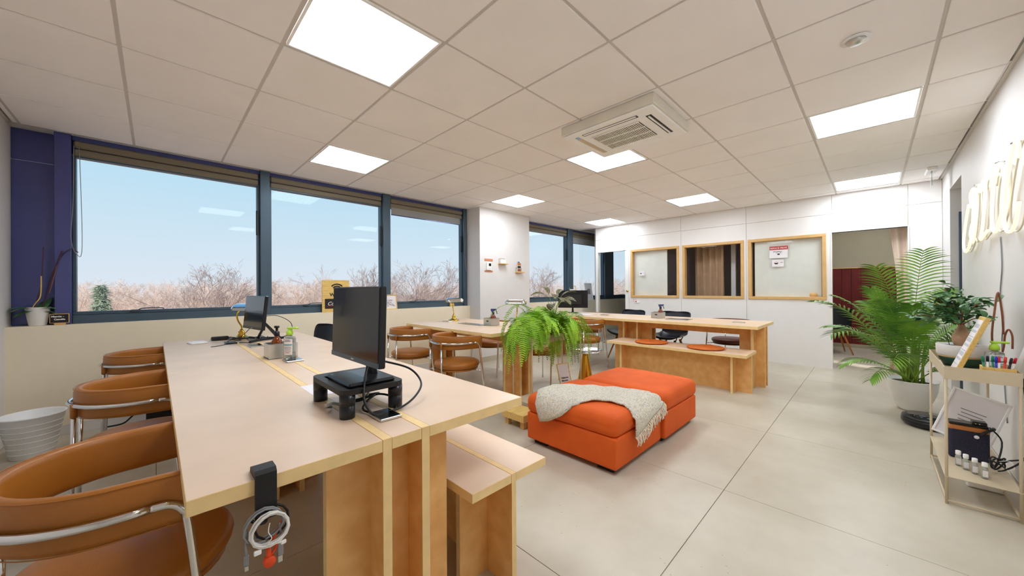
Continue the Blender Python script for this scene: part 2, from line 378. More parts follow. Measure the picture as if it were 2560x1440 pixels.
# ceiling: slab, bars and tiles, one light cell each left out
LIGHTS = [(1, -2), (2, 1), (5, -2), (6, -5), (10, -5), (6, 1), (9, -2), (10, 1)]
ceil = struct(MB().box(-.97, 9.85, -1.75, 4.95, CH+.06, CH+.2).build('ceiling', m_wall))
for i in range(-1, 12):
    x = GX+T*i
    if XL+.03 < x < XF-.03: MB().box(x-.012, x+.012, YR, 4.74, CH, CH+.03).build('ceiling_bar', m_bar, ceil)
for j in range(-5, 3):
    y = GY+T*j
    MB().box(XL, XF, y-.012, y+.012, CH+.0008, CH+.03).build('ceiling_bar', m_bar, ceil)
for i in range(-2, 12):
    for j in range(-6, 4):
        if (i, j) in LIGHTS or (i, j) == (2, -5): continue
        xa, xb = max(XL+.025, GX+T*i), min(XF-.02, GX+T*(i+1)); ya, yb = max(YR+.025, GY+T*j), min(4.735, GY+T*(j+1))
        if xb-xa < .03 or yb-ya < .03: continue
        if xa > 3.4 and ya > 4.3 and xb < 5.2: yb = min(yb, 4.42)
        if yb-ya < .03: continue
        dz = random.uniform(0, .0015)
        MB().bbox(xa+.0085, xb-.0085, ya+.0085, yb-.0085, CH-.006-dz, CH+.012, .003).build('ceiling_tile', m_tile, ceil)
b = MB(); b.box(XL, XL+.022, YR, 4.74, CH-.004, CH+.02); b.box(XL, XF, YR, YR+.022, CH-.004, CH+.02); b.box(XL, 3.67, 4.72, 4.745, CH-.004, CH+.02); b.box(4.84, XF, 4.72, 4.745, CH-.004, CH+.02); b.box(XF-.02, XF, YR, 4.72, CH-.004, CH+.02)
b.build('ceiling_trim', m_bar, ceil)
struct(MB().box(-.97, 9.85, 4.745, 4.95, CH-.002, CH+.06).build('ceiling_edge', m_wall))
# walls
struct(MB().box(XL-.15, XL, -1.75, 4.95, 0, CH+.06).build('wall_left', m_wall))
b = MB(); b.box(XL, 5.52, YR-.15, YR, 0, CH+.06); b.box(6.27, XF+.01, YR-.15, YR, 0, CH+.06); b.box(5.52, 6.27, YR-.15, YR, 2.25, CH+.06)
b.box(5.37, 5.52, -1.6, YR-.15, 0, CH+.06); b.box(5.37, 6.42, -1.75, -1.6, 0, CH+.06); b.box(6.27, 6.42, -1.6, YR-.15, 0, CH+.06)
wr = struct(b.build('wall_right', m_wall))
b = MB(); b.box(6.245, 6.268, -1.5, -.66, 0, 1.99); b.box(6.24, 6.245, -1.46, -.70, .04, 1.95)
d = struct(b.build('door_2', m_frame)); MB().lathe([(.006, 0), (.006, .05)], (6.19, -.76, 1.02), 8, axis='x').tube([(6.195, -.76, 1.02), (6.195, -.88, 1.02)], .008).build('door_handle', m_chrome, d)
struct(MB().box(XB, XB+.15, -1.75, 4.95, 0, CH+.06).build('wall_back', m_brownwall))
b = MB().box(XL, 9.7, 4.68, 4.92, 0, .90); lw = struct(b.build('wall_window', m_lowwall))
struct(MB().bbox(XL, 3.67, 4.672, 4.68, 0, .085, .002).build('baseboard_window', m_wall))
col = struct(MB().bbox(3.67, 4.84, 4.42, 4.92, 0, CH+.02, .004).build('wall_column', m_wall))
MB().bbox(3.662, 4.848, 4.41, 4.42, 0, .085, .002).build('baseboard', m_floor, col)
struct(MB().bbox(4.85, XF, 4.67, 4.68, 0, .085, .002).build('baseboard_far', m_floor))
# far partition with panels
core = MB()
for y0, y1, z0, z1 in [(YR, 4.31, 1.95, CH+.03), (YR, -.31, 0, 1.95), (.42, .482, 0, 1.95), (1.445, 1.504, .985, 1.95), (2.475, 2.532, .985, 1.95), (3.488, 3.61, .985, 1.95), (4.25, 4.31, 0, 1.95), (.482, 3.61, 0, .985)]:
    core.box(6.885, 6.95, y0, y1, z0, z1)
wf = struct(core.build('wall_far', m_acwhite))
bays = [(3.53, 4.31, (3.61, 4.25, 0, 1.95)), (2.50, 3.53, (2.532, 3.488, .985, 1.95)), (1.47, 2.50, (1.504, 2.475, .985, 1.95)), (.42, 1.47, (.482, 1.445, .985, 1.95)), (YR, -.315, None), (-.315, .42, (-.31, .42, 0, 1.95))]
for ya, yb, h in bays:
    g = .0025
    MB().bbox(6.872, 6.886, ya+g, yb-g, 2.222, CH, .001).build('wall_panel', m_panel, wf)
    p = MB()
    if h is None: p.bbox(6.872, 6.886, ya+g, yb-g, 0, 2.217, .001)
    else:
        if h[0]-ya > .012: p.box(6.872, 6.886, ya+g, h[0], 0, 2.217)
        if yb-h[1] > .012: p.box(6.872, 6.886, h[1], yb-g, 0, 2.217)
        p.box(6.872, 6.886, h[0], h[1], h[3], 2.217)
        if h[2] > 0: p.box(6.872, 6.886, h[0], h[1], 0, h[2])
    p.build('wall_panel', m_panel, wf)
b = MB(); b.box(6.86, 6.965, .42, .432, 0, 1.962); b.box(6.86, 6.965, -.322, -.31, 0, 1.962); b.box(6.86, 6.965, -.31, .42, 1.95, 1.962)
struct(b.build('trim_1', m_panel))
MB().box(6.955, 6.962, YR, -.31, 0, CH).box(6.955, 6.962, .42, 3.61, 0, .985).build('back_lining', m_wall, wf)
# partition windows
def pwin(n, y0, y1, z0=.985, z1=1.95):
    w = empty('window_%d' % n, (6.87, (y0+y1)/2, z0)); w['kind'] = 'structure'; t = .045
    for a, bb, c, d_ in ((y0, y1, z0, z0+t), (y0, y1, z1-t, z1), (y0, y0+t, z0+t, z1-t), (y1-t, y1, z0+t, z1-t)):
        MB().bbox(6.855, 6.965, a, bb, c, d_, .004).build('frame_rail', m_oak, w)
    MB().box(6.905, 6.911, y0+t, y1-t, z0+t, z1-t).build('glass_pane', m_tint, w)
    return w
pwin(3, 2.532, 3.488); pwin(4, 1.504, 2.475); pwin(5, .482, 1.445)
def board(y0, y1, label):
    o = MB().bbox(6.93, 6.938, y0, y1, 1.02, 1.91, .002).build('white_board', m_board); tag(o, label, 'board'); return o
board(2.775, 3.44, 'off-white sliding board filling most of the leftmost wooden partition window')
board(.54, 1.365, 'off-white board behind the glass of the rightmost wooden partition window')
def poster(name, y0, y1, z0, z1, mat, label, cat='poster'):
    e = empty(name, (6.9, (y0+y1)/2, z0), label, cat)
    MB().box(6.9005, 6.9035, y0, y1, z0, z1).build('sheet', mat, e); return e
px = 6.8995; Yd, Zd = (0, -1, 0), (0, 0, 1)
e = poster('banner_paper', .93, 1.16, 1.76, 1.815, m_redpaper, 'red strip of paper with white capitals on the rightmost partition window', 'sign')
text('ESPACE PRIVÉ', 'lettering', .034, m_white, e, (px, 1.15, 1.773), Yd, Zd, space=1.02)
e = poster('notice_sheet', .93, 1.16, 1.63, 1.757, m_paper, 'pale notice with a small grey emblem under the red banner', 'poster')
MB().tube([(px, 1.045+.03*math.cos(a), 1.70+.03*math.sin(a)) for a in [pi*i/10 for i in range(11)]], .0022, 5).build('emblem', m_frame, e)
text('BIENVENUE', 'lettering', .022, m_frame, e, (px, 1.115, 1.722), Yd, Zd)
MB().box(px, px+.001, 1.03, 1.06, 1.68, 1.70).build('emblem_mark', m_ink, e)
def cupsheet(y, z, s, label):
    e = poster('drink_notice', y-.075*s, y+.075*s, z-.06*s, z+.05*s, m_paper, label)
    MB().lathe([(0, -.02*s), (.016*s, -.02*s), (.026*s, -.004*s), (.0285*s, 0)], (px, y+.02*s, z), 14, sx=.03).build('printed_bowl', m_ink, e)
    MB().tube([(px, y+.02*s+.022*s*math.cos(a), z+.018*s*math.sin(a)) for a in [pi*i/8 for i in range(9)]], .002*s, 5).build('printed_arc', m_copper, e)
    text('café', 'lettering', .02*s, m_frame, e, (px, y-.03*s, z), Yd, Zd)
cupsheet(1.055, 1.555, 1.0, 'small white sheet with a printed bowl below the notice on the rightmost partition window')
cupsheet(3.27, 1.47, .75, 'small white sheet with a tiny printed bowl on the leftmost partition window')
MB().lathe([(0, 0), (.045, 0), (.045, .012), (0, .012)], (6.893, .63, 1.055), 18, axis='x').build('round_disc', m_oak)
tag(bpy.data.objects['round_disc'], 'round wooden disc at the lower right corner of the rightmost partition window', 'knob')
o = MB().lathe([(0, 0), (.022, 0), (.022, .012), (0, .012)], (6.86, 3.562, 1.115), 16, axis='x').build('door_knob', m_brass); tag(o, 'small round wood and brass pull left of the leftmost partition window', 'knob')
e = empty('wall_notice', (6.868, 3.39, .86), 'small white and pink notice stuck under the leftmost partition window', 'notice')
MB().box(6.868, 6.8715, 3.36, 3.44, .90, .955).build('sheet', m_pink, e); MB().box(6.866, 6.8695, 3.30, 3.40, .875, .925).build('sheet', m_white, e); MB().lathe([(0, 0), (.014, 0), (.014, .001), (0, .001)], (6.8655, 3.375, .905), 10, axis='x').build('printed_dot', m_redpaper, e)
# glass door and side glazing of the partition
g = struct(MB().box(6.908, 6.914, 3.61, 4.25, 0, 1.95).build('door_1', m_glass)); MB().box(6.90, 6.92, 3.60, 3.62, 0, 1.95).build('door_edge', m_alu, g); MB().box(6.87, 6.90, 3.58, 3.66, 1.945, 1.962).build('top_pivot', m_alu, g)
g = struct(MB().box(6.905, 6.913, 4.312, 4.68, 0, CH-.01).box(6.905, 6.913, 4.68, 4.76, .905, CH-.01).build('window_6', m_glass)); MB().box(6.903, 6.915, 4.34, 4.35, 0, CH-.01).build('edge_strip', m_alu, g)
# rooms behind the partition
struct(MB().box(6.962, 9.7, .72, .80, 0, CH+.06).build('wall_divider', m_wall))
rw = struct(MB().box(9.60, 9.70, -1.75, .72, 0, CH+.06).build('wall_hall', m_beigewall))
n = 14
for i in range(n):
    y0 = -1.2+1.92*i/n; MB().bbox(9.575, 9.60, y0+.001, y0+1.92/n-.001, .07, 1.53, .003).build('cladding_board', m_red, rw)
MB().bbox(9.56, 9.60, -1.2, .72, 1.53, 1.55, .002).build('cladding_cap', m_oak, rw); MB().bbox(9.57, 9.60, -1.2, .72, 0, .07, .002).build('baseboard', m_beigewall, rw)
struct(MB().box(6.95, 9.60, -1.75, -1.2, 0, CH+.06).build('wall_passage', m_beigewall))
def curtain(name, pts, z0, z1, label, amp=.03, fold=.11, taper=0, mat=None):
    P = [Vector(p) for p in pts]; L = (P[1]-P[0]).length; dirv = (P[1]-P[0]).normalized(); nv = Vector((-dirv.y, dirv.x, 0)); N = int(L/fold)
    def f(u, v):
        z = z1+(z0-z1)*v; k = 1-taper*math.sin(pi*min(1, v*.9))**2
        q = P[0]+dirv*(L*u*k)+nv*(amp*math.sin(2*pi*N*u+.6*math.sin(3*v+u*5)))
        return (q.x, q.y, z)
    o = MB().grid(f, N*8, 10).build(name, mat or m_curtain); sm = o.modifiers.new('s', 'SOLIDIFY'); sm.thickness = .003
    tag(o, label, 'curtain'); return o
curtain('curtain', [(7.35, 2.42, 0), (7.2, 1.88, 0)], .03, 2.45, 'brown pleated curtain behind the middle partition window', .035, .10)
curtain('curtain', [(7.05, -.33, 0), (7.05, -.13, 0)], .03, 2.42, 'beige curtain gathered at the right side of the open doorway', .02, .07, .45, m_hallcurtain)
o = struct(MB().box(7.40, 7.46, 1.75, 1.82, 0, CH+.05).build('trim_2', m_white))
# outer windows
def chunk(w, x0, x1, y0, y1, z0, z1, name='frame_rail', mat=None): return MB().bbox(x0, x1, y0, y1, z0, z1, .003).build(name, mat or m_frame, w)
def outer(n, xa, xb, panes, mull, left_panel=False):
    w = empty('window_%d' % n, ((xa+xb)/2, 4.8, .90)); w['kind'] = 'structure'
    if left_panel:
        chunk(w, xa, -.59, 4.86, 4.90, .90, 2.24, 'metal_panel', m_navy); chunk(w, xa, -.59, 4.86, 4.90, 2.244, CH+.02, 'metal_panel', m_navy)
        chunk(w, -.59, -.50, 4.74, 4.90, .90, CH+.01, 'frame_post', m_navy); xa = -.50
    chunk(w, xa, xb, 4.77, 4.88, .90, .972); chunk(w, xa, xb, 4.78, 4.88, 2.455, CH+.01, 'frame_rail', m_navy)  # top rail navy instead of frame grey: shade at the head put into its colour
    for x0, x1 in mull: chunk(w, x0, x1, 4.745, 4.88, .90, CH+.005, 'frame_post', m_frame)
    for k, (x0, x1, drop) in enumerate(panes):
        t = .022
        for a, c, d_, e_ in ((x0, x1, .972, 1.0), (x0, x1, 2.32, 2.345), (x0, x0+t, 1.0, 2.32), (x1-t, x1, 1.0, 2.32)): chunk(w, a, c, 4.79, 4.86, d_, e_, 'sash_rail')
        MB().box(x0+t, x1-t, 4.825, 4.831, 1.0, 2.32).build('glass_pane', m_glass, w)
        MB().bbox(x0+.008, x1-.008, 4.765, 4.80, 2.395, 2.455, .012).build('blind_cassette', m_blind, w)
        MB().bbox(x0+.008, x1-.008, 4.775, 4.80, 2.332, 2.39, .01).build('blind_roll', m_blind, w)
        chunk(w, x0, x1, 4.80, 4.86, 2.345, 2.456, 'head_rail', m_navy)
        if drop: MB().box(x0+.03, x1-.05, 4.785, 4.788, drop, 2.34).build('blind_cloth', m_blind2, w); MB().bbox(x0+.03, x1-.05, 4.78, 4.793, drop-.012, drop, .003).build('blind_hem', m_navy, w)
        MB().bbox(x1-.035, x1-.012, 4.770, 4.79, 1.78, 2.05, .004).build('hinge_plate', m_black, w)
        hx = x0+.28*(x1-x0); MB().bbox(hx-.03, hx+.03, 4.765, 4.79, .985, 1.005, .005).tube(smooth([(hx+.02, 4.77, 1.0), (hx+.05, 4.75, 1.015), (hx+.17, 4.75, 1.015), (hx+.185, 4.752, 1.005)], 4), .005, 6).build('window_handle', m_frame, w)
    return w
outer(1, XL, 3.665, [(-.50, .82, 0), (.91, 2.225, 0), (2.33, 3.60, 2.235)], [(.82, .91), (2.225, 2.33), (3.60, 3.665)], True)
outer(2, 4.845, 9.7, [(4.86, 6.46, 0), (6.65, 8.0, 2.2), (8.42, 9.68, 0)], [(6.46, 6.65), (8.0, 8.42)])
MB().tube(smooth([(-.485, 4.735, 2.40), (-.49, 4.73, 1.9), (-.50, 4.72, 1.62), (-.47, 4.71, 1.49), (-.44, 4.72, 1.56), (-.455, 4.735, 2.40)], 8), .0022, 5).build('blind_cord', m_gcable)
o = bpy.data.objects['blind_cord']; tag(o, 'thin grey looped blind cord hanging left of the first window', 'cord')
o = MB().tube(smooth([(3.58, 4.74, 2.38), (3.60, 4.73, 1.8), (3.62, 4.72, 1.50), (3.635, 4.73, 1.55), (3.625, 4.74, 2.38)], 8), .0022, 5).build('blind_cord', m_gcable); tag(o, 'thin blind cord hanging beside the column at the third window', 'cord')

# ------------------------------------------------------------------ ceiling fittings
WHERE = ['nearest and largest glowing ceiling panel, left of centre', 'glowing ceiling panel above the first two windows', 'glowing ceiling panel right behind the air conditioner', 'large glowing ceiling panel on the right in front of the wall sign', 'glowing ceiling panel above the doorway of the far wall', 'glowing ceiling panel in front of the white column', 'glowing ceiling panel above the middle partition windows', 'farthest glowing ceiling panel, by the second window bay']
src = None
for k, (i, j) in enumerate(LIGHTS):
    x, y = GX+T*(i+.5), GY+T*(j+.5)
    if src is None:
        src = empty('ceiling_light', (x, y, CH-.003), 'square LED panel, '+WHERE[k], 'ceiling light', 'square light panels in the ceiling')
        h = .295; fr = MB()
        for a in ((-h, h, -h, -h+.012), (-h, h, h-.012, h), (-h, -h+.012, -h+.012, h-.012), (h-.012, h, -h+.012, h-.012)): fr.box(a[0], a[1], a[2], a[3], -.003, .02)
        fr.v = [(p[0]+x, p[1]+y, p[2]+CH-.003) for p in fr.v]; fr.build('frame', m_white, src)
        dd = MB().box(x-h+.012, x+h-.012, y-h+.012, y+h-.012, CH-.002, CH+.012); dd.build('diffuser', m_diff, src); index_kids()
    else: dup(src, (x, y, CH-.003), label='square LED panel, '+WHERE[k])
dup(src, (8.3, -.15, CH-.003), label='added LED panel, out of sight, brightening the room behind the doorway')  # unseen panel added to brighten the dark hall beyond the doorway
dup(src, (GX+T*2.5, GY-T*4.5, CH-.003), label='square LED panel beside the right wall, above and behind the view')
# air conditioner
ax0, ax1, ay0, ay1 = 2.365, 3.02, 1.03, 1.80; cxm, cym = (ax0+ax1)/2, (ay0+ay1)/2
ac = empty('air_conditioner', (cxm, cym, CH-.09), 'white ceiling cassette air conditioner with a slatted grille', 'air conditioner')
MB().bbox(ax0, ax1, ay0, ay1, CH-.078, CH-.008, .004).build('housing', m_acwhite, ac)
MB().bbox(ax0+.012, ax1-.012, ay0+.012, ay1-.012, CH-.092, CH-.078, .006).build('face_panel', m_white, ac)
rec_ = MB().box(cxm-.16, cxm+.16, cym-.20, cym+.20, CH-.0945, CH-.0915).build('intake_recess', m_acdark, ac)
for k in range(26):
    yy = cym-.192+k*.384/25; MB().box(cxm-.16, cxm+.16, yy-.0036, yy+.0036, CH-.099, CH-.094).build('grille_slat', m_acwhite, rec_)
for xx in (-.16, -.055, .055, .16): MB().box(cxm+xx-.005, cxm+xx+.005, cym-.20, cym+.20, CH-.1, CH-.094).build('grille_rib', m_white, rec_)
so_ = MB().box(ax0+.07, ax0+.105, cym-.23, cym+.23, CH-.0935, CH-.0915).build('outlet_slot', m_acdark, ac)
MB().box(ax0+.073, ax0+.088, cym-.22, cym+.22, CH-.098, CH-.0925).build('outlet_flap', m_white, so_)
for yy, m2_ in ((ay0+.075, m_acdark), (ay1-.115, m_beige)):
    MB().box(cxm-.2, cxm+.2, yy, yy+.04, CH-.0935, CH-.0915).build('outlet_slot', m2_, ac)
MB().box(cxm-.19, cxm+.19, ay0+.09, ay0+.102, CH-.099, CH-.0925).build('outlet_flap', m_white, ac)
MB().box(ax1-.11, ax1-.07, cym-.2, cym+.2, CH-.0935, CH-.0915).build('outlet_slot', m_white, ac)
MB().box(cxm-.245, cxm-.205, ay1-.11, ay1-.08, CH-.0935, CH-.0918).build('energy_sticker', mk('sticker_blue', (150, 190, 232), .5), ac)
# smoke detector, exit sign
sd = empty('smoke_detector', (2.64, .06, CH-.03), 'round white smoke detector on a ceiling tile', 'detector')
MB().lathe([(.045, 0), (.06, -.006), (.06, -.012)], (2.64, .06, CH-.006), 28).build('ring', m_white, sd)
MB().lathe([(.0, -.03), (.028, -.028), (.04, -.018), (.042, -.012)], (2.64, .06, CH-.006), 28).build('sensor_head', m_alu, sd)
ex = empty('exit_sign', (6.2, -.44, CH-.18), 'clear hanging emergency exit sign below a white ceiling bar', 'sign')
MB().bbox(6.05, 6.35, -.50, -.42, CH-.04, CH-.008, .008).build('light_bar', m_white, ex); MB().box(6.12, 6.28, -.463, -.457, CH-.20, CH-.04).build('clear_plate', m_clear, ex)
# wall sign made of light tubes
NP = [
 [(2422, 512), (2414, 560), (2409, 610), (2415, 630), (2427, 600), (2434, 520), (2436, 478), (2433, 490)],
 [(2430, 520), (2426, 490), (2433, 472), (2440, 480), (2442, 520), (2438, 570), (2432, 606), (2426, 585), (2430, 560)],
 [(2448, 460), (2449, 478), (2452, 479)],
 [(2455, 476), (2458, 452), (2463, 455), (2462, 500), (2457, 560), (2451, 598), (2460, 588), (2468, 578), (2478, 574)],
 [(2477, 466), (2483, 430), (2492, 412), (2504, 412), (2510, 440), (2510, 500), (2500, 550), (2488, 580), (2480, 562), (2480, 510), (2486, 450), (2497, 435)],
 [(2549, 394), (2546, 360), (2540, 353), (2529, 390), (2518, 450), (2510, 520), (2512, 565), (2523, 580), (2538, 560), (2548, 505)],
]
def unp(u, v, y):
    d_ = F_+R2*((u-1280)/fpx)-U2*((v-720)/fpx); t = y/d_.y; return Vector((d_.x*t, y, CAMZ+d_.z*t))
ns = empty('light_tube_sign', (4.3, YR+.01, 1.5), 'warm white glowing tube letters in looping script on the right wall', 'sign')
for st in NP:
    pts = smooth([unp(u, v, YR+.045) for u, v in st], 7); MB().tube(pts, .0085, 8).build('glowing_letter', m_neon, ns)
    back = [Vector((p.x, YR+.02, p.z)) for p in pts[::2]]; MB().tube(back, .005, 5).build('backing_channel', m_acwhite, ns)
for u, v in ((2500, 405), (2445, 462), (2520, 575), (2425, 615), (2540, 356)):
    q = unp(u, v, YR+.02); MB().tube([(q.x, YR+.001, q.z), (q.x, YR+.04, q.z)], .006, 8).build('standoff', m_chrome, ns)
o = MB().tube(smooth([(3.98, YR+.006, 1.5), (3.95, YR+.006, 1.3), (4.0, YR+.006, 1.12), (3.93, YR+.006, .95), (3.97, YR+.006, .78), (3.9, YR+.006, .5), (3.85, YR+.006, .3)], 8), .0035, 6).build('power_cable', m_gcable); tag(o, 'thin grey cable running down the right wall below the glowing sign', 'cable')
# ================================================================== OUTDOORS
GZ = -9.0
struct(MB().box(-250, 500, 9, 600, GZ-.3, GZ).build('ground', m_dirt))
def tree_mesh(seed, H, con=False):
    rnd = random.Random(seed); tr = MB(); tw = MB()
    KIDN = (7, 6, 5, 4, 3, 0); SEG = (6, 4, 4, 3, 2, 2)
    def branch(p, d, L, r, dep):
        n = SEG[dep]; mb = tr if dep < 2 else tw; pts = [p]; ds = [d]
        for i in range(n):
            d = (d+Vector((rnd.gauss(0, .13), rnd.gauss(0, .13), rnd.gauss(.05, .06)))).normalized(); pts.append(pts[-1]+d*L/n); ds.append(d)
        mb.tube(pts, [r*(1-.55*i/n) for i in range(n+1)], 5 if dep == 0 else 3, caps=False, sm=False)
        for k in range(KIDN[dep]):
            t = (.30 if dep == 0 else .22)+(.98-(.30 if dep == 0 else .22))*(k+rnd.random())/KIDN[dep]; i = min(n-1, int(t*n)); q = pts[i].lerp(pts[i+1], t*n-i); dd = ds[i+1]
            a = rnd.uniform(0, 2*pi); o = dd.orthogonal().normalized(); o2 = dd.cross(o); s = rnd.uniform(.35, .85)
            branch(q, (dd+(o*math.cos(a)+o2*math.sin(a))*s).normalized(), L*rnd.uniform(.42, .62)*(1.15-.4*t), max(.0055, r*(1-.5*t)*.5), dep+1)
    if con:
        for i in range(1500):
            z = rnd.uniform(.25, 1)*H; a = rnd.uniform(0, 2*pi); L = ((1-z/H)*H*.27+.10)*rnd.uniform(.6, 1.1); p = Vector((0, 0, z)); q = Vector((math.cos(a)*L, math.sin(a)*L, z-.45*L))
            tw.tube([p, q], [.03, .01], 3, caps=False, sm=False)
            for k in range(4):
                t = rnd.uniform(.3, 1); m_ = p.lerp(q, t); tw.tube([m_, m_+Vector((rnd.gauss(0, .16), rnd.gauss(0, .16), rnd.gauss(-.08, .08)))], [.028, .006], 3, caps=False, sm=False)
        tr.tube([(0, 0, 0), (0, 0, H)], [.2, .03], 6)
    else:
        branch(Vector((0, 0, 0)), Vector((0, 0, 1)), H*.8, .15, 0)
    return tr, tw
VAR = []
for s, H in ((1, 10), (2, 10), (3, 10), (5, 10)):
    tr, tw = tree_mesh(s, H); print('tree', len(tr.f), len(tw.f), max(p[2] for p in tw.v)); VAR.append((tr, tw, max(p[2] for p in tw.v)))
protos = []
rt = random.Random(11)
def place_tree(k, x, y, top, label, cat='tree', group=None, rz=0, dark=False):
    tr, tw, hh = VAR[k]; s = (top-GZ)/hh
    if len(protos) <= k or protos[k] is None:
        while len(protos) <= k: protos.append(None)
        e = empty('bare_tree', (0, 0, 0), label, cat, group); t = tr.build('trunk', m_twig, e); w = tw.build('twigs', m_twig2, e); w['kind'] = 'stuff'; protos[k] = (t.data, w.data)
    else:
        e = empty('bare_tree', (0, 0, 0), label, cat, group)
        inst('trunk', protos[k][0], e, (0, 0, 0)); w = inst('twigs', protos[k][1], e, (0, 0, 0)); w['kind'] = 'stuff'
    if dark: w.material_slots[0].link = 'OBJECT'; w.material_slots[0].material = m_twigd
    e.location = (x, y, GZ); e.scale = (s*1.15, s*1.15, s); e.rotation_euler = (0, 0, rz); return e
def dirxy(u, D):      # point at forward depth D on the bearing of column u
    l_ = (u-1280)/fpx*D; return (F_.x*D+R_.x*l_, F_.y*D+R_.y*l_)
BIG = [(505, 27, 1.175+2.1, 'tall spreading bare tree outside the first window'), (605, 25, 1.175+2.1, 'tall bare tree with dark trunk just left of the first mullion'), (800, 30, 1.175+2.3, 'bare tree standing tall outside the middle window'), (930, 30, 1.175+2.2, 'tall bare tree at the right side of the middle window'), (1010, 27, 1.175+2.0, 'bare tree at the left side of the third window'), (1090, 26, 1.175+2.3, 'tallest bare tree, outside the third window'), (1390, 34, 1.175+2.5, 'bare tree outside the window beyond the column'), (1540, 36, 3.4, 'bare tree seen through the glass door of the partition')]
for q, (u, D, top, lb) in enumerate(BIG):
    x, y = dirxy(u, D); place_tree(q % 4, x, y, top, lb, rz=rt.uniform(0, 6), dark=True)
def mass(u0, u1, D0, D1, n, tlo, thi, label, group):
    for i in range(n):
        D = rt.uniform(D0, D1); x, y = dirxy(u0+(u1-u0)*(i+rt.random())/n, D)
        place_tree(rt.randrange(4), x, y, 1.175+D*rt.uniform(tlo, thi), label, group=group, rz=rt.uniform(0, 6))
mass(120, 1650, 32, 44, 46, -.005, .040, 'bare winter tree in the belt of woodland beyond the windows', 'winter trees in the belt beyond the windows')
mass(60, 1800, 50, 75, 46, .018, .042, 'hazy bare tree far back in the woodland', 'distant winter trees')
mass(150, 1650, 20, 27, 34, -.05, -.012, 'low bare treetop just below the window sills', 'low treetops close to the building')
tr, tw = tree_mesh(9, 9, con=True); x, y = dirxy(252, 26); e = empty('conifer', (0, 0, 0), 'dull grey-green conifer outside the first window', 'tree'); tr.build('trunk', m_twig, e); w = tw.build('foliage', m_conif, e); w['kind'] = 'stuff'; e.location = (x, y, GZ); e.scale = (1.18, 1.18, 1.18)
# brushwood filling the woodland between the crowns
th = MB(); rb = random.Random(4)
for i in range(70000):
    D = rb.uniform(29, 60); u = rb.uniform(60, 1800); x, y = dirxy(u, D); z = 1.175+D*rb.uniform(-.12, .02)-rb.random()*.9
    d_ = Vector((rb.gauss(0, .6), rb.gauss(0, .5), rb.uniform(-.1, .9))); p = Vector((x, y, z)); r = rb.uniform(.004, .010)
    a = Vector((r, 0, 0)); q = p+d_*rb.uniform(.3, 1.0); th.add([p-a, p+a, p+Vector((0, r, 0)), q], [(0, 1, 3), (1, 2, 3), (2, 0, 3)])
o = th.build('brushwood', m_twig2); tag(o, 'dense pinkish tangle of bare twigs filling the woodland', 'brushwood', kind='stuff')
far = MB(); rb = random.Random(3); P = []
N = 60
for i in range(N+1):
    u = -200+2200*i/N; x, y = dirxy(u, 160); P.append((x, y))
V = []; 
for i, (x, y) in enumerate(P): V += [(x, y, GZ), (x, y, -4.5+1.2*math.sin(i*.7)+.8*math.sin(i*1.9)), (x*1.12, y*1.12, -3.2+1.2*math.sin(i*.5)), (x*1.2, y*1.2, GZ)]
far.add(V, [(4*i+k, 4*i+k+1, 4*i+5+k, 4*i+4+k) for i in range(N) for k in range(3)], sm=True); o = far.build('hill', m_dirt); struct(o)
# ================================================================== TABLES AND BENCHES
def mtop(b, x0, x1, y0, y1, z0=.705, z1=.74):
    b.bbox(x0, x1, y0, y1, z0, z1, .0012)
    k = len(b.f)-26
    for i in range(k, len(b.f)):
        n = [b.v[j] for j in b.f[i]]
        b.mi[i] = 0 if all(abs(p[2]-z1) < 1e-4 for p in n) else 1
    return b
def table(name, label, x0, x1, y0, mods, bw, gap=.10, st=.027, group=None, ml=1.62):
    e = empty(name, ((x0+x1)/2, y0+mods*ml/2, 0), label, 'table', group)
    xl = x0+bw; xr = xl+st+gap
    for k in range(mods):
        a, b_ = y0+ml*k+.0008, y0+ml*(k+1)-.0008
        mtop(MB(), x0, xl-.0008, a, b_).build('tabletop_board', [m_mdftop, m_edge], e)
        mtop(MB(), xl+st+.0008, xr-.0008, a, b_).build('centre_board', [m_mdftop, m_edge], e)
        mtop(MB(), xr+st+.0008, x1, a, b_).build('tabletop_board', [m_mdftop, m_edge], e)
        for xs in (xl, xr):
            poly = [(a, 0), (a, .7402), (b_, .7402), (b_, 0), (b_-.26, 0), (b_-.26, .60), (a+.26, .60), (a+.26, 0)]
            m = MB().ext(poly, xs, xs+st, 'x')
            n = len(poly); m.mi = [0, 0]+[1]*n
            # caps of a concave outline are split into three boxes' faces instead
            m = MB()
            for q0, q1, z0, z1 in ((a, a+.26, 0, .7402), (a+.26, b_-.26, .60, .7402), (b_-.26, b_, 0, .7402)): m.box(xs, xs+st, q0, q1, z0, z1, faces=[1, 1, 1, 1, 0, 0])
            m.build('long_panel', [m_mdf, m_edge], e)
        for yy in (a+.09, b_-.09-st):
            for q0, q1 in ((xl-.125, xl), (xl+st, xr), (xr+st, xr+st+.125)): MB().box(q0, q1, yy, yy+st, 0, .704, faces=[1, 1, 0, 0, 1, 1]).build('cross_panel', [m_mdf, m_edge], e)
    return e
table('long_table', 'long light brown fibreboard work table in the left foreground with two monitors on it', .043, 1.045, 1.0, 2, .422)
table('work_table', 'fibreboard work table below the third window behind the fern', 2.29, 3.26, 2.60, 1, .40, ml=1.64)
table('work_table', 'long fibreboard work table in front of the white partition', 4.70, 5.58, .90, 2, .36)
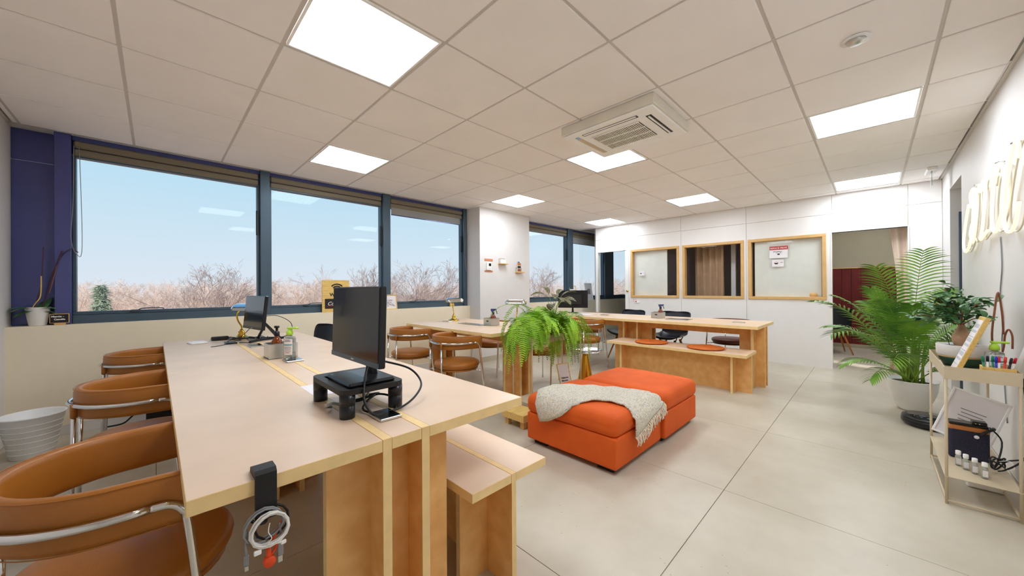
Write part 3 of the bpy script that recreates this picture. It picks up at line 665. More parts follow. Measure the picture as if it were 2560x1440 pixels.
def bench(label, x0, x1, y0, L, cx, st=.024, z=.45):
    e = empty('bench', (cx, y0+L/2, 0), label, 'bench', 'fibreboard benches'); y1 = y0+L
    mtop(MB(), x0, cx-st/2-.0008, y0, y1, z-.034, z).build('seat_board', [m_mdftop, m_edge], e); mtop(MB(), cx+st/2+.0008, x1, y0, y1, z-.034, z).build('seat_board', [m_mdftop, m_edge], e)
    MB().box(cx-st/2, cx+st/2, y0+.0, y1, 0, z+.0003, faces=[1, 1, 1, 1, 0, 0]).build('long_panel', [m_mdf, m_edge], e)
    for yy in (y0+.15, y1-.15-st):
        for a, b_ in ((cx-st/2-.14, cx-st/2), (cx+st/2, cx+st/2+.14)): MB().box(a, b_, yy, yy+st, 0, z-.034, faces=[1, 1, 0, 0, 1, 1]).build('cross_panel', [m_mdf, m_edge], e)
bench('low fibreboard bench half under the right side of the foreground table', .79, 1.19, 1.0, 1.55, .997)
bench('low fibreboard bench in front of the partition table with two orange cushions', 4.44, 4.90, .955, 1.66, 4.68)
def seatpad(x, y, label, s):
    rnd = random.Random(s); e = MB()
    prof = [(0, .0), (.15, .0), (.19, .006), (.2, .013), (.19, .021), (.13, .026), (.05, .024), (0, .020)]
    e.lathe(prof, (0, 0, 0), 36)
    e.v = [(p[0]*1.05+x+.004*math.sin(p[1]*40), p[1]*1.02+y, p[2]+.4505+(.0035*math.sin(p[0]*50+s)*math.cos(p[1]*45) if p[2] > .015 else 0)) for p in e.v]
    o = e.build('seat_cushion', m_cushion); tag(o, label, 'cushion', 'round orange seat cushions')
seatpad(4.655, 2.08, 'round flat orange cushion on the left part of the far bench', 1)
seatpad(4.655, 1.42, 'round flat orange cushion on the right part of the far bench', 4)

# ================================================================== CHAIRS
def sweep_band(b, path, prof, mi=0):
    # path: list of (x,y,nx,ny); prof: list of (offset along normal, z)
    n = len(prof); vs = []; fs = []
    for x, y, nx, ny, zo in path:
        for o, z in prof: vs.append((x+nx*o, y+ny*o, z+zo))
    for i in range(len(path)-1):
        for k in range(n): fs.append((i*n+k, i*n+(k+1) % n, (i+1)*n+(k+1) % n, (i+1)*n+k))
    fs += [tuple(range(n))[::-1], tuple((len(path)-1)*n+k for k in range(n))]
    return b.add(vs, fs, mi, True)
def upath(r, xa, splay=.012, rise=0, n=26):
    P = []
    for i in range(6):
        t = i/6; x = xa*(1-t); P.append((x, r+splay*(1-t), 0, 1, 0))
    for i in range(n+1):
        a = pi/2+pi*i/n; P.append((r*math.cos(a), r*math.sin(a), math.cos(a), math.sin(a), 0))
    for i in range(1, 7):
        t = i/6; P.append((xa*t, -r-splay*t, 0, -1, 0))
    return P
def make_chair(label, mat):
    e = empty('tub_chair', (0, 0, 0), label, 'chair', 'tub chairs with curved leather back bands')
    MB().lathe([(0, .385), (.19, .385), (.212, .392), (.226, .408), (.23, .425), (.224, .442), (.205, .452), (.15, .458), (0, .461)], n=40).build('seat', mat, e)
    MB().lathe([(.17, .372), (.212, .374), (.214, .386), (.17, .388)], n=36).build('seat_base', mat, e)
    prof = []; hz = .064; ht = .017
    for k in range(14):
        a = 2*pi*k/14; cx, cz = math.cos(a), math.sin(a); prof.append((math.copysign(abs(cx)**.7, cx)*ht, .655+math.copysign(abs(cz)**.45, cz)*hz))
    P = upath(.232, .125); P = [(P[0][0]+.016, P[0][1], 0, 1, 0)]+P+[(P[-1][0]+.016, P[-1][1], 0, -1, 0)]
    bd = MB(); n = len(prof)
    vs = []; fs = []
    for i, (x, y, nx, ny, zo) in enumerate(P):
        k = .25 if i in (0, len(P)-1) else 1
        for o, z in prof: vs.append((x+nx*o*k, y+ny*o*k, .655+(z-.655)*(.82 if k < 1 else 1)))
    for i in range(len(P)-1):
        for k in range(n): fs.append((i*n+k, (i+1)*n+k, (i+1)*n+(k+1) % n, i*n+(k+1) % n))
    fs += [tuple(range(n)), tuple((len(P)-1)*n+k for k in range(n))[::-1]]
    bd.add(vs, fs, 0, True); bo_ = bd.build('backrest', mat, e)
    st = MB()
    for s in (1, -1): st.tube([(x+nx*s*.0+nx*.0155, y+ny*.0155, .655+s*.0605) for x, y, nx, ny, _ in P[2:-2]], .0016, 4)
    st.build('seam', mat, bo_)
    R = .262; path = [(R*math.cos(pi/2+pi*i/24), R*math.sin(pi/2+pi*i/24), .652) for i in range(25)]
    fr = [(.165, .285, 0), (.135, .272, .30), (.108, .262, .58), (.098, .262, .625), (.075, .262, .648), (.04, .262, .652)]
    full = fr+path+[(x, -y, z) for x, y, z in fr[::-1]]
    L1 = smooth(fr, 4); MB().tube(L1, .0098, 8).build('leg', m_chrome, e)
    MB().tube([(x, -y, z) for x, y, z in L1], .0098, 8).build('leg', m_chrome, e)
    MB().tube([(.04, .262, .652)]+path+[(.04, -.262, .652)], .0098, 8).build('back_rail', m_chrome, e)
    for s in (1, -1):
        a = math.radians(180-26*s); x, y = R*math.cos(a), R*math.sin(a)
        MB().tube([(x, y, .643), (x*1.02, y*1.04, .3), (x*1.06, y*1.12, 0)], .0085, 8).build('leg', m_chrome, e); lg_ = LAST[0]
        MB().tube([(x, y, .66), (x, y, .60)], .012, 8).build('leg_socket', mat, lg_)
        MB().tube([(x*.8, y*.8, .378), (x*1.01, y*1.02, .378)], .007, 6).build('stretcher', m_chrome, e)
        MB().tube([(.05, s*.16, .376), (.132, s*.272, .372)], .007, 6).build('stretcher', m_chrome, e)
    return e
ch = make_chair('cognac leather tub chair in the left foreground, nearest to the camera', m_leather)
ch.location = (-.05, 1.485, 0)
copies(ch, [
 dict(loc=(-.03, 2.68, 0), label='cognac leather tub chair second from the front on the left of the long table'),
 dict(loc=(-.02, 3.88, 0), label='cognac leather tub chair nearest the windows on the left of the long table'),
 dict(loc=(2.17, 3.90, 0), rz=-.06, label='cognac tub chair closest to the window wall at the table under the third window'),
 dict(loc=(2.18, 3.00, 0), rz=-.10, label='cognac tub chair left of the fern at the table under the third window'),
 dict(loc=(3.36, 3.80, 0), rz=pi, label='cognac tub chair on the column side of the table under the third window'),
 dict(loc=(3.40, 2.95, 0), rz=pi+.08, label='cognac tub chair hidden behind the hanging fern fronds'),
 dict(loc=(4.58, 3.06, 0), rz=.05, label='cognac tub chair left of the far bench at the partition table'),
 dict(loc=(5.72, 3.72, 0), rz=pi, label='cognac tub chair on the far side of the partition table towards the windows')])
ch2 = make_chair('dark brown tub chair behind the right end of the partition table', m_leather_d); ch2.location = (5.84, 1.46, 0); ch2.rotation_euler = (0, 0, pi)

def make_shell(label):
    e = empty('shell_chair', (0, 0, 0), label, 'chair', 'black moulded shell chairs')
    pr_ = smooth([(.235, .405), (.215, .432), (.12, .428), (0, .415), (-.10, .418), (-.165, .45), (-.20, .52), (-.225, .62), (-.25, .72), (-.265, .775), (-.268, .80)], 4)
    N = len(pr_)-1
    def f(u, v, off=0):
        i = min(N, int(round(v*N))); x, z = pr_[i][0], pr_[i][1]; t = v; s = 2*u-1
        w = .225-.03*math.sin(pi*min(1, max(0, (t-.30)/.5)))+0.0
        if t > .86: w *= math.sqrt(max(.0, 1-((t-.86)/.15)**2))*.45+.55
        if t < .10: w *= .88+.12*(t/.10)
        seatness = 1 if t < .45 else max(0, 1-(t-.45)/.3)
        cz = (abs(s)**2.6)*(.055*seatness); cx = (abs(s)**2.2)*.06*(1-seatness)
        nx, nz = (0, 1) if t < .5 else (1, .15)
        return (x+cx-off*nx*.0+(-off if t > .55 else 0), s*w, z+cz-(off if t <= .55 else 0))
    m = MB().grid(lambda u, v: f(u, v), 14, N); o = m.build('shell', m_shell, e)
    sd = o.modifiers.new('t', 'SOLIDIFY'); sd.thickness = .007; sd.offset = -1
    dg = bpy.context.evaluated_depsgraph_get(); bpy.context.view_layer.update(); me = bpy.data.meshes.new_from_object(o.evaluated_get(bpy.context.evaluated_depsgraph_get())); o.modifiers.clear(); o.data = me
    for sx_ in (1, -1):
        for sy_ in (1, -1):
            MB().tube([(sx_*.10, sy_*.10, .385), (sx_*.155, sy_*.16, .19), (sx_*.21, sy_*.215, 0)], [.016, .014, .009], 10).build('leg', m_legwood, e)
            MB().tube([(sx_*.12, sy_*.14, .425), (sx_*.10, sy_*.10, .34)], .007, 6).build('mount', m_blackm, e)
    MB().tube([(.12, .12, .33), (-.12, -.12, .33)], .004, 6).tube([(.12, -.12, .33), (-.12, .12, .33)], .004, 6).build('brace', m_blackm, e)
    return e
sh = make_shell('black shell chair on wooden legs behind the middle of the partition table'); sh.location = (5.78-.20, 2.20, 0); sh.location.x = 5.60; sh.rotation_euler = (0, 0, pi)
copies(sh, [dict(loc=(5.60, 2.93, 0), rz=pi-.15, label='black shell chair behind the partition table next to the glass door'),
 dict(loc=(1.12, 4.06, 0), rz=pi+.30, label='black shell chair behind the large monitor on the far side of the long table'),
 dict(loc=(8.62, .52, 0), rz=.3, label='black shell chair with wooden legs in the room behind the open doorway')])

# ================================================================== OTTOMANS AND THROW
def ottoman(label, x0, x1, y0, y1):
    e = empty('ottoman', ((x0+x1)/2, (y0+y1)/2, 0), label, 'ottoman', 'orange upholstered ottomans')
    MB().rcube(x0, x1, y0, y1, .035, .235, .014, 6).build('base', m_orange, e)
    MB().rcube(x0-.010, x1+.010, y0-.010, y1+.010, .228, .368, .052, 10, crown=.034, sag=.0).build('seat_cushion', m_orange, e); cu_ = LAST[0]
    sm = MB()
    for z in (.318,):
        o = .0085; r = .045; P = []
        for cx_, cy_, a0 in ((x1-r, y1-r, 0), (x0+r, y1-r, 90), (x0+r, y0+r, 180), (x1-r, y0+r, 270)):
            for k in range(5): a = math.radians(a0+22.5*k); P.append((cx_+(r+o)*math.cos(a), cy_+(r+o)*math.sin(a), z))
        sm.tube(P, .0022, 4, closed=True)
    sm.build('piping', m_orange, cu_)
    for a in (x0+.10, x1-.10):
        for b_ in (y0+.10, y1-.10): MB().bbox(a-.06, a+.06, b_-.06, b_+.06, 0, .036, .003).build('foot', m_blackm, e)
ottoman('orange ottoman nearest the camera with a knitted throw over it', 2.02, 2.685, 1.13, 1.88)
ottoman('orange ottoman without a throw, pushed against the back of the first', 2.71, 3.375, 1.11, 1.86)
# throw: a strip laid across the cushion, draped over both edges
TH_A = [(2.24, 1.93), (2.34, 1.72), (2.44, 1.53), (2.55, 1.36), (2.63, 1.22), (2.665, 1.11)]      # far edge
TH_B = [(1.93, 1.72), (1.955, 1.60), (2.03, 1.45), (2.17, 1.33), (2.21, 1.20), (2.215, 1.055)]     # near edge
pa = smooth([(x, y, 0) for x, y in TH_A], 8); pb = smooth([(x, y, 0) for x, y in TH_B], 8); NT = len(pa)-1
def topz(x, y):
    hx, hy = .34, .383; dx, dy = (x-2.3525)/hx, (y-1.505)/hy
    z = .368+.030*max(0, 1-dx*dx)**.6*max(0, 1-dy*dy)**.6
    for d in (hx*(1-abs(dx)), hy*(1-abs(dy))):
        if d < .05: z = min(z, .318+math.sqrt(max(0, .05**2-(.05-max(d, 0))**2))-(0 if d > 0 else 0))
    return z
def throw(u, v):
    i = v*NT; k = min(NT-1, int(i)); fr_ = i-k; A = pa[k].lerp(pa[k+1], fr_); B = pb[k].lerp(pb[k+1], fr_); p = A.lerp(B, u)
    x, y = p.x, p.y; x0_, y0_ = 2.002, 1.112; z = topz(max(x, x0_+.002), max(y, y0_+.002))+.008; over = 0
    if x < x0_+.0: over = x0_-x; x = x0_-.012; z = .32-over*1.6
    if y < y0_: over = y0_-y; y = y0_-.014; z = .325-over*2.2
    wv = .004*math.sin(v*38+u*3)*math.sin(u*9+v*4); return (x, y, z+wv+.004)
tp = empty('throw', (2.3, 1.5, .36), 'grey and cream knitted throw draped across the near ottoman', 'throw')
mb = MB().grid(throw, 22, 60); uv = [(i/22, j/60) for j in range(61) for i in range(23)]
o = kc_ = mb.build('knitted_cloth', m_knit, tp, uvfn=uv); sd = o.modifiers.new('t', 'SOLIDIFY'); sd.thickness = .009; sd.offset = 1
fr = MB(); rf = random.Random(5)
for i in range(46):
    u = i/45; p = Vector(throw(u, 1.0)); L = rf.uniform(.055, .085)
    q = [p, p+Vector((rf.gauss(.004, .004), -.014, -.015)), p+Vector((rf.gauss(.006, .008), -.018, -L*.6)), p+Vector((rf.gauss(.006, .014), -.016+rf.gauss(0, .003), -L))]
    fr.tube(smooth(q, 3), [.0042]*3+[.0036]*3+[.003]*3+[.0015], 5)
o = fr.build('fringe', m_yarn, kc_); o['kind'] = 'stuff'
# ================================================================== WASTE BASKET
wb = empty('waste_basket', (-.63, 4.27, 0), 'white ribbed plastic waste basket in the left corner under the window', 'basket')
rim = (-.63, 4.27)
MB().lathe([(0, .004), (.098, 0), (.102, .004), (.153, .286), (.160, .290), (.160, .297), (.153, .297), (.147, .288), (.095, .012), (0, .012)], (*rim, 0), 48).build('bucket', m_white, wb)
for k in range(1, 7):
    z = .04*k; r = .102+.051*(z-.004)/.282+.0006; MB().tube([(rim[0]+r*math.cos(a), rim[1]+r*math.sin(a), z) for a in [2*pi*i/48 for i in range(48)]], .0016, 5, closed=True).build('rib', m_white, wb)
o = empty('power_box', (.02, 4.45, 0), 'black box with cables on the floor behind the chairs under the long table', 'box')
MB().bbox(-.06, .16, 4.36, 4.56, 0, .26, .008).build('case', m_blackm, o); MB().tube(smooth([(-.06, 4.4, .2), (-.14, 4.42, .12), (-.2, 4.5, .05), (-.3, 4.6, .02)], 6), .007, 6).build('cable', m_cable, o); MB().tube(smooth([(-.06, 4.45, .22), (-.12, 4.5, .2), (-.18, 4.55, .13), (-.22, 4.6, .1)], 6), .006, 6).build('cable', m_cable, o)
# ================================================================== THINGS ON THE TABLES
TZ = .7402
def monitor(label, base_c, cen, w, h, ang, tilt=0, t=.022, stand='slab', zs=TZ):
    """cen = centre of the screen, screen faces local -x, width along local y"""
    e = empty('monitor', (cen[0], cen[1], zs), label, 'monitor'); Mx = Matrix.Translation(Vector(cen)) @ Matrix.Rotation(ang, 4, 'Z') @ Matrix.Rotation(tilt, 4, 'Y')
    def P(b, name, m, par=None): return b.xf(Mx).build(name, m, par or e)
    P(MB().bbox(-.004, t, -w/2, w/2, -h/2, h/2, .004), 'casing', m_black)
    P(MB().bbox(t-.002, t+.022, -w*.3, w*.3, -h*.32, h*.25, .012), 'rear_cover', m_blackm)
    P(MB().box(-.0052, -.0038, -w/2+.006, w/2-.006, -h/2+.022, h/2-.006), 'screen', m_screen)
    P(MB().bbox(-.006, -.003, -w/2+.001, w/2-.001, -h/2+.001, -h/2+.020, .001), 'lower_bezel', m_frame if stand == 'slab' else m_black); lb_ = LAST[0]
    P(MB().bbox(-.0066, -.0058, -.012, .012, -h/2+.008, -h/2+.013, .0003), 'badge', m_alu, lb_)
    return e, Mx
# riser
rs = empty('monitor_riser', (.545, 1.40, TZ), 'black plastic monitor riser on four round legs on the long table', 'riser')
x0, x1, y0, y1, zt = .435, .66, 1.235, 1.565, .838
def rrect(x0, x1, y0, y1, r, n=5):
    P = []
    for cx_, cy_, a0 in ((x1-r, y1-r, 0), (x0+r, y1-r, 90), (x0+r, y0+r, 180), (x1-r, y0+r, 270)):
        for k in range(n+1): a = math.radians(a0+90*k/n); P.append((cx_+r*math.cos(a), cy_+r*math.sin(a)))
    return P
b = MB()
for bx in ((x0, .462, y0+.03, y1-.03), (.474, x1, y0+.03, y1-.03), (.462, .474, y0+.03, y0+.09), (.462, .474, y1-.06, y1-.03)): b.box(*bx, zt-.018, zt)
b.box(x0+.03, x1-.03, y0, y0+.03, zt-.018, zt).box(x0+.03, x1-.03, y1-.03, y1, zt-.018, zt)
for cx_, cy_, a0 in ((x1-.03, y1-.03, 0), (x0+.03, y1-.03, 90), (x0+.03, y0+.03, 180), (x1-.03, y0+.03, 270)):
    b.ext([(cx_, cy_)]+[(cx_+.03*math.cos(math.radians(a0+18*k)), cy_+.03*math.sin(math.radians(a0+18*k))) for k in range(6)], zt-.018, zt, 'z')
b.build('platform', m_blackm, rs)
for cx_, cy_ in ((x0+.026, y0+.026), (x0+.026, y1-.026), (x1-.026, y0+.026), (x1-.026, y1-.026)):
    MB().lathe([(.024, TZ), (.025, TZ+.002), (.025, TZ+.042), (.0238, TZ+.0425), (.0238, TZ+.0435), (.0255, TZ+.044), (.0255, zt-.018)], (cx_, cy_, 0), 24).build('leg', m_black, rs)
mn, _ = monitor('large black flat monitor on the riser in the foreground', None, (.548, 1.42, 1.042), .435, .288, .02, .03)
b = MB(); b.bbox(.462, .632, 1.25, 1.47, zt, zt+.016, .007); b.build('stand_base', m_black, mn)
MB().ext([(.585, zt+.014), (.605, zt+.014), (.590, .93), (.57, .93)], 1.345, 1.395, 'y').build('stand_neck', m_black, mn)
m2, _ = monitor('small black monitor with a glossy screen at the window end of the long table', None, (.60, 3.74, .985), .42, .285, .16, .10, stand='v')
MB().ext([(.63, .93), (.65, .93), (.80, TZ+.01), (.80, TZ), (.77, TZ)], 3.72, 3.75, 'y').build('stand_strut', m_black, m2)
MB().tube(smooth([(.55, 3.62, TZ+.008), (.62, 3.70, TZ+.012), (.72, 3.735, TZ+.014), (.84, 3.735, TZ+.008)], 6), .010, 8).build('stand_foot', m_black, m2)
MB().tube([(.62, 3.735, .93), (.66, 3.735, .84), (.62, 3.72, TZ+.02)], .011, 8).build('stand_strut', m_black, m2)
m3, _ = monitor('black monitor seen from behind on the partition table', None, (5.28, 3.78, .985), .52, .31, pi+.55, 0, stand='v')
MB().lathe([(.0, 0), (.10, 0), (.10, .008), (.02, .014), (.014, .1), (.014, .13)], (5.28+.02, 3.80, TZ), 24).build('stand', m_black, m3)
def cable(pts, r, m, label, name='cable', k=8):
    o = MB().tube(smooth(pts, k), r, 6).build(name, m); tag(o, label, 'cable'); return o
cable([(.56, 1.33, .89), (.52, 1.26, .86), (.50, 1.215, .80), (.52, 1.19, .755), (.57, 1.19, TZ+.006), (.62, 1.23, TZ+.006), (.64, 1.30, .765), (.60, 1.34, .775), (.55, 1.32, .76), (.52, 1.27, .75), (.55, 1.215, TZ+.006), (.62, 1.20, TZ+.01), (.70, 1.23, .77), (.76, 1.29, .80), (.75, 1.36, .845), (.68, 1.42, .875), (.60, 1.42, .90)], .0042, m_cable, 'long black monitor cable looping in front of the riser')
cable([(.50, 1.42, TZ+.006), (.55, 1.36, TZ+.02), (.60, 1.42, TZ+.03), (.58, 1.50, TZ+.02), (.52, 1.46, TZ+.008), (.50, 1.38, TZ+.02), (.56, 1.33, TZ+.035), (.62, 1.37, TZ+.03), (.60, 1.44, TZ+.01)], .0042, m_cable, 'coiled black cable lying under the monitor riser')
cable([(.455, 1.40, TZ+.006), (.43, 1.37, TZ+.02), (.44, 1.34, TZ+.035), (.48, 1.34, TZ+.02)], .005, m_gcable, 'short grey cable loop sticking out at the left of the riser')
def plate(x, y, w, d, label, z=TZ):
    e = empty('socket_plate', (x, y, z), label, 'socket', 'metal socket plates set in the tables'); MB().bbox(x-w/2, x+w/2, y-d/2, y+d/2, z, z+.009, .0015).build('frame', m_alu, e); MB().bbox(x-w/2+.003, x+w/2-.003, y-d/2+.003, y+d/2-.003, z+.0085, z+.0098, .0004).build('cover', m_steelpl, e)
plate(.558, 1.185, .075, .10, 'shiny metal socket plate at the near end of the long table')
plate(.552, 3.40, .085, .16, 'metal socket plate in front of the small monitor')
plate(5.12, 1.18, .06, .13, 'metal socket plate at the right end of the partition table')
plate(5.12, 3.05, .06, .13, 'metal socket plate left of the organiser on the partition table')
plate(2.775, 4.02, .07, .14, 'metal socket plate beside the brass lamp')
o = MB().box(.46, .60, 1.60, 1.82, TZ, TZ+.0006).build('paper_sheet', m_paper); tag(o, 'white sheet of paper lying on the long table behind the riser', 'paper')
o = MB().bbox(5.02, 5.22, 1.75, 2.05, TZ, TZ+.005, .001).build('glass_strip', m_steelpl); tag(o, 'thin glassy strip lying on the partition table', 'plate')
o = MB().bbox(2.70, 2.84, 3.25, 3.70, TZ, TZ+.004, .001).build('glass_strip', m_steelpl); tag(o, 'thin glassy strip lying on the table under the third window', 'plate')
o = MB().bbox(5.02, 5.2, 3.3, 3.62, TZ, TZ+.004, .001).build('paper_sheet', m_paper); tag(o, 'white sheet lying on the partition table by the far monitor', 'paper')
def organiser(x0, x1, y0, y1, h, label, lid=False, slot=True, face='x'):
    e = empty('organiser_box', ((x0+x1)/2, (y0+y1)/2, TZ), label, 'organiser', 'brushed metal table organisers'); t = .003; z0, z1 = TZ, TZ+h
    b = MB(); b.box(x0, x1, y0, y0+t, z0, z1); b.box(x0, x1, y1-t, y1, z0, z1); b.box(x0, x0+t, y0+t, y1-t, z0, z1); b.box(x1-t, x1, y0+t, y1-t, z0, z1); b.box(x0, x1, y0, y1, z0, z0+t); b.build('shell', m_alu, e)
    MB().box(x0+t, x1-t, (y0+y1)/2-.0015, (y0+y1)/2+.0015, z0+t, z1-.004).build('divider', m_alu, e)
    if slot: MB().box(x0-.0006, x0+.0004, (y0+y1)/2-.018, (y0+y1)/2+.018, z1-.042, z1-.026).build('grip_slot', m_blackm, e)
    return e
organiser(.50, .66, 2.66, 2.80, .092, 'open brushed metal box on the long table behind the clear gel bottle', slot=False)
organiser(2.80, 2.93, 3.17, 3.31, .085, 'brushed metal box with an amber spray bottle at the table under the third window')
organiser(5.10, 5.24, 2.13, 2.28, .085, 'brushed metal box with an amber spray bottle on the partition table')
def spray(x, y, z, label, s=1.0, rz=0, pump=False):
    e = empty('spray_bottle', (0, 0, 0), label, 'bottle', 'amber bottles')
    MB().lathe([(0, 0), (.030, 0), (.034, .004), (.034, .085), (.030, .105), (.018, .122), (.013, .130), (.013, .138)], n=24).build('glass_body', m_amber, e)
    if pump: MB().lathe([(.015, .136), (.017, .14), (.017, .165), (.008, .168), (.008, .19), (.016, .191), (.016, .205), (.0, .206)], n=18).build('pump_cap', m_black, e)
    else:
        MB().lathe([(.015, .134), (.016, .137), (.016, .160), (.010, .165)], n=18).build('collar', m_black, e)
        b = MB().ext([(-.022, .163), (-.008, .163), (.012, .17), (.046, .185), (.046, .198), (-.026, .198), (-.030, .19)], -.010, .010, 'y'); b.build('spray_head', m_navy, e); sh_ = LAST[0]
        MB().tube(smooth([(.030, 0, .182), (.042, 0, .165), (.046, 0, .145), (.052, 0, .135)], 4), .0045, 6).build('trigger', m_black, sh_)
    e.location = (x, y, z); e.rotation_euler = (0, 0, rz); e.scale = (s, s, s); return e
spray(.565, 2.765, TZ+.003, 'amber pump bottle with black cap standing in the open metal box', .96, pump=True)
spray(2.865, 3.21, TZ+.003, 'amber spray bottle in the metal box at the table under the third window', .98, rz=-.8)
spray(5.17, 2.17, TZ+.003, 'amber spray bottle in the metal box on the partition table', .98, rz=-.8)
def gelbottle(x, y, z, label, s=1.0, rz=0):
    e = empty('gel_bottle', (0, 0, 0), label, 'bottle', 'clear gel pump bottles')
    b = MB(); prof = [(0, 0), (.92, 0), (1, .004), (1, .125), (.97, .135), (.7, .142), (.35, .146), (.30, .150)]
    b.lathe([(r*.036, z) for r, z in prof], n=28, sy=1.0, sx=.62); b.build('body', m_clear, e)
    MB().lathe([(0, .004), (.033, .004), (.033, .045), (0, .045)], n=24, sx=.6).build('gel', m_gel, e)
    MB().grid(lambda u, v: (-.0235*math.cos((u-.5)*1.7)*.99-.0002, .0375*math.sin((u-.5)*1.7)*.92, .03+.095*v), 8, 1).build('label_sheet', m_paper, e); ls_ = LAST[0]
    for k, (zz, hh, m, w) in enumerate(((.088, .006, mk('teal%d' % int(x*10), (40, 140, 160), .5), .95), (.112, .003, m_frame, .7), (.118, .0025, m_frame, .5), (.076, .0025, m_frame, .8), (.068, .002, m_frame, .8), (.060, .002, m_frame, .7), (.052, .002, m_frame, .75), (.042, .003, m_redpaper, .5))):
        MB().grid(lambda u, v: (-.0242*math.cos((u-.5)*1.7*w)-.0004, .0375*math.sin((u-.5)*1.7*w)*.92, zz+hh*v), 6, 1).build('printed_line', m, ls_)
    MB().lathe([(.014, .148), (.019, .151), (.019, .168), (.014, .176), (.010, .18), (.010, .192), (0, .193)], n=18).build('pump_collar', m_lime, e); pc_ = LAST[0]
    MB().bbox(-.012, .012, -.052, .014, .186, .197, .004).build('pump_head', m_lime, pc_)
    e.location = (x, y, z); e.rotation_euler = (0, 0, rz); e.scale = (s, s, s); return e
gelbottle(.585, 2.53, TZ+.010, 'clear gel pump bottle with a lime green pump on the long table', 1.0, rz=.75)
plate(.60, 2.52, .09, .12, 'metal socket plate under the clear gel bottle')
def keyboard(x, y, rz):
    e = empty('number_pad', (x, y, TZ), 'small white number pad at the window end of the long table', 'keypad')
    b = MB().bbox(-.055, .055, -.07, .07, .001, .010, .003); e.rotation_euler = (0, .0, rz)
    Mx = Matrix.Translation((x, y, TZ)); b.xf(Mx); b.build('tray', m_white, e)
    for i in range(4):
        for j in range(5): MB().bbox(x-.050+i*.0255, x-.027+i*.0255, y-.065+j*.0262, y-.0415+j*.0262, TZ+.0095, TZ+.013, .0015).build('key', m_white, e)
keyboard(.245, 3.93, .15)
e = empty('power_adapter', (.40, 4.02, TZ), 'black power adapter brick on the table by the window wall', 'adapter'); MB().bbox(.34, .46, 4.0, 4.06, TZ, TZ+.032, .006).build('brick', m_blackm, e); MB().tube(smooth([(.46, 4.03, .76), (.50, 4.02, .755), (.55, 3.98, .75), (.6, 3.95, .748)], 5), .004, 6).build('lead', m_cable, e)
o = MB().bbox(.40, .475, 3.66, 3.78, TZ, TZ+.011, .004).build('black_device', m_black); tag(o, 'small black pocket device in the cable tangle by the small monitor', 'device')
rt2 = random.Random(8)
for i in range(5):
    P = []
    for k in range(7): P.append((.44+.05*k+rt2.gauss(0, .02), 3.84+rt2.gauss(0, .06), TZ+.005+abs(rt2.gauss(0, .012))))
    cable(P, .0035, m_cable, ['black cable strand running left of the small monitor', 'black cable strand curling under the small monitor', 'black cable strand beside the adapter brick', 'black cable strand crossing in front of the small monitor', 'black cable strand bunched at the stand of the small monitor'][i])
cable([(.66, 3.70, .95), (.76, 3.68, .95), (.86, 3.68, .88), (.86, 3.70, .79), (.78, 3.72, .752), (.66, 3.68, .748), (.56, 3.60, .747), (.48, 3.62, .752)], .003, m_cable, 'thin cable arching from the back of the small monitor')
cable([(.545, 3.60, .86), (.50, 3.66, .80), (.42, 3.72, .76), (.42, 3.70, .746), (.36, 3.60, .744), (.30, 3.58, .743)], .0025, m_cable, 'thin cable hanging from the lower corner of the small monitor')
def banker(x, y, rz, label):
    e = empty('desk_lamp', (0, 0, 0), label, 'lamp', 'brass desk lamps with chrome shades')
    MB().lathe([(0, 0), (.072, 0), (.074, .006), (.070, .012), (.045, .018), (.030, .030), (.022, .05), (.026, .062), (.016, .07), (.010, .085), (.0, .086)], n=28).build('base', m_brass, e)
    MB().tube(smooth([(0, 0, .08), (0, 0, .11), (.012, 0, .13), (.035, 0, .17), (.04, 0, .22), (.01, 0, .26), (-.04, 0, .285)], 6), .0065, 8).build('stem', m_brass, e)
    MB().tube([(-.045, -.04, .285), (-.045, .04, .285)], .006, 8).build('crossbar', m_brass, e)
    n = 12; R = .07
    def f(u, v):
        a = math.radians(-10+200*u); k = math.sin(pi*min(1, max(0, v))) if (v < .12 or v > .88) else 1; k = 1 if .12 <= v <= .88 else math.sin((v if v < .5 else 1-v)/.12*pi/2)*.35+.65
        return (-.045+R*k*math.cos(a), -.115+.23*v, .262+R*.75*k*math.sin(a))
    o = MB().grid(f, 16, 16).build('shade', m_chrome, e)
    for s in (-1, 1): MB().lathe([(0, 0), (.008, 0), (.008, .012), (0, .014)], (-.045, s*.118-.006, .285), 10, axis='y').build('end_knob', m_brass, o)
    e.location = (x, y, TZ); e.rotation_euler = (0, 0, rz); return e
banker(2.93, 4.10, 1.2, 'brass desk lamp with chrome shade in front of the third window')
banker(.55, 4.02, -2.6, 'brass desk lamp half hidden behind the small monitor')
l3 = banker(2.95, 2.90, .6, 'brass desk lamp with chrome shade above the fern')
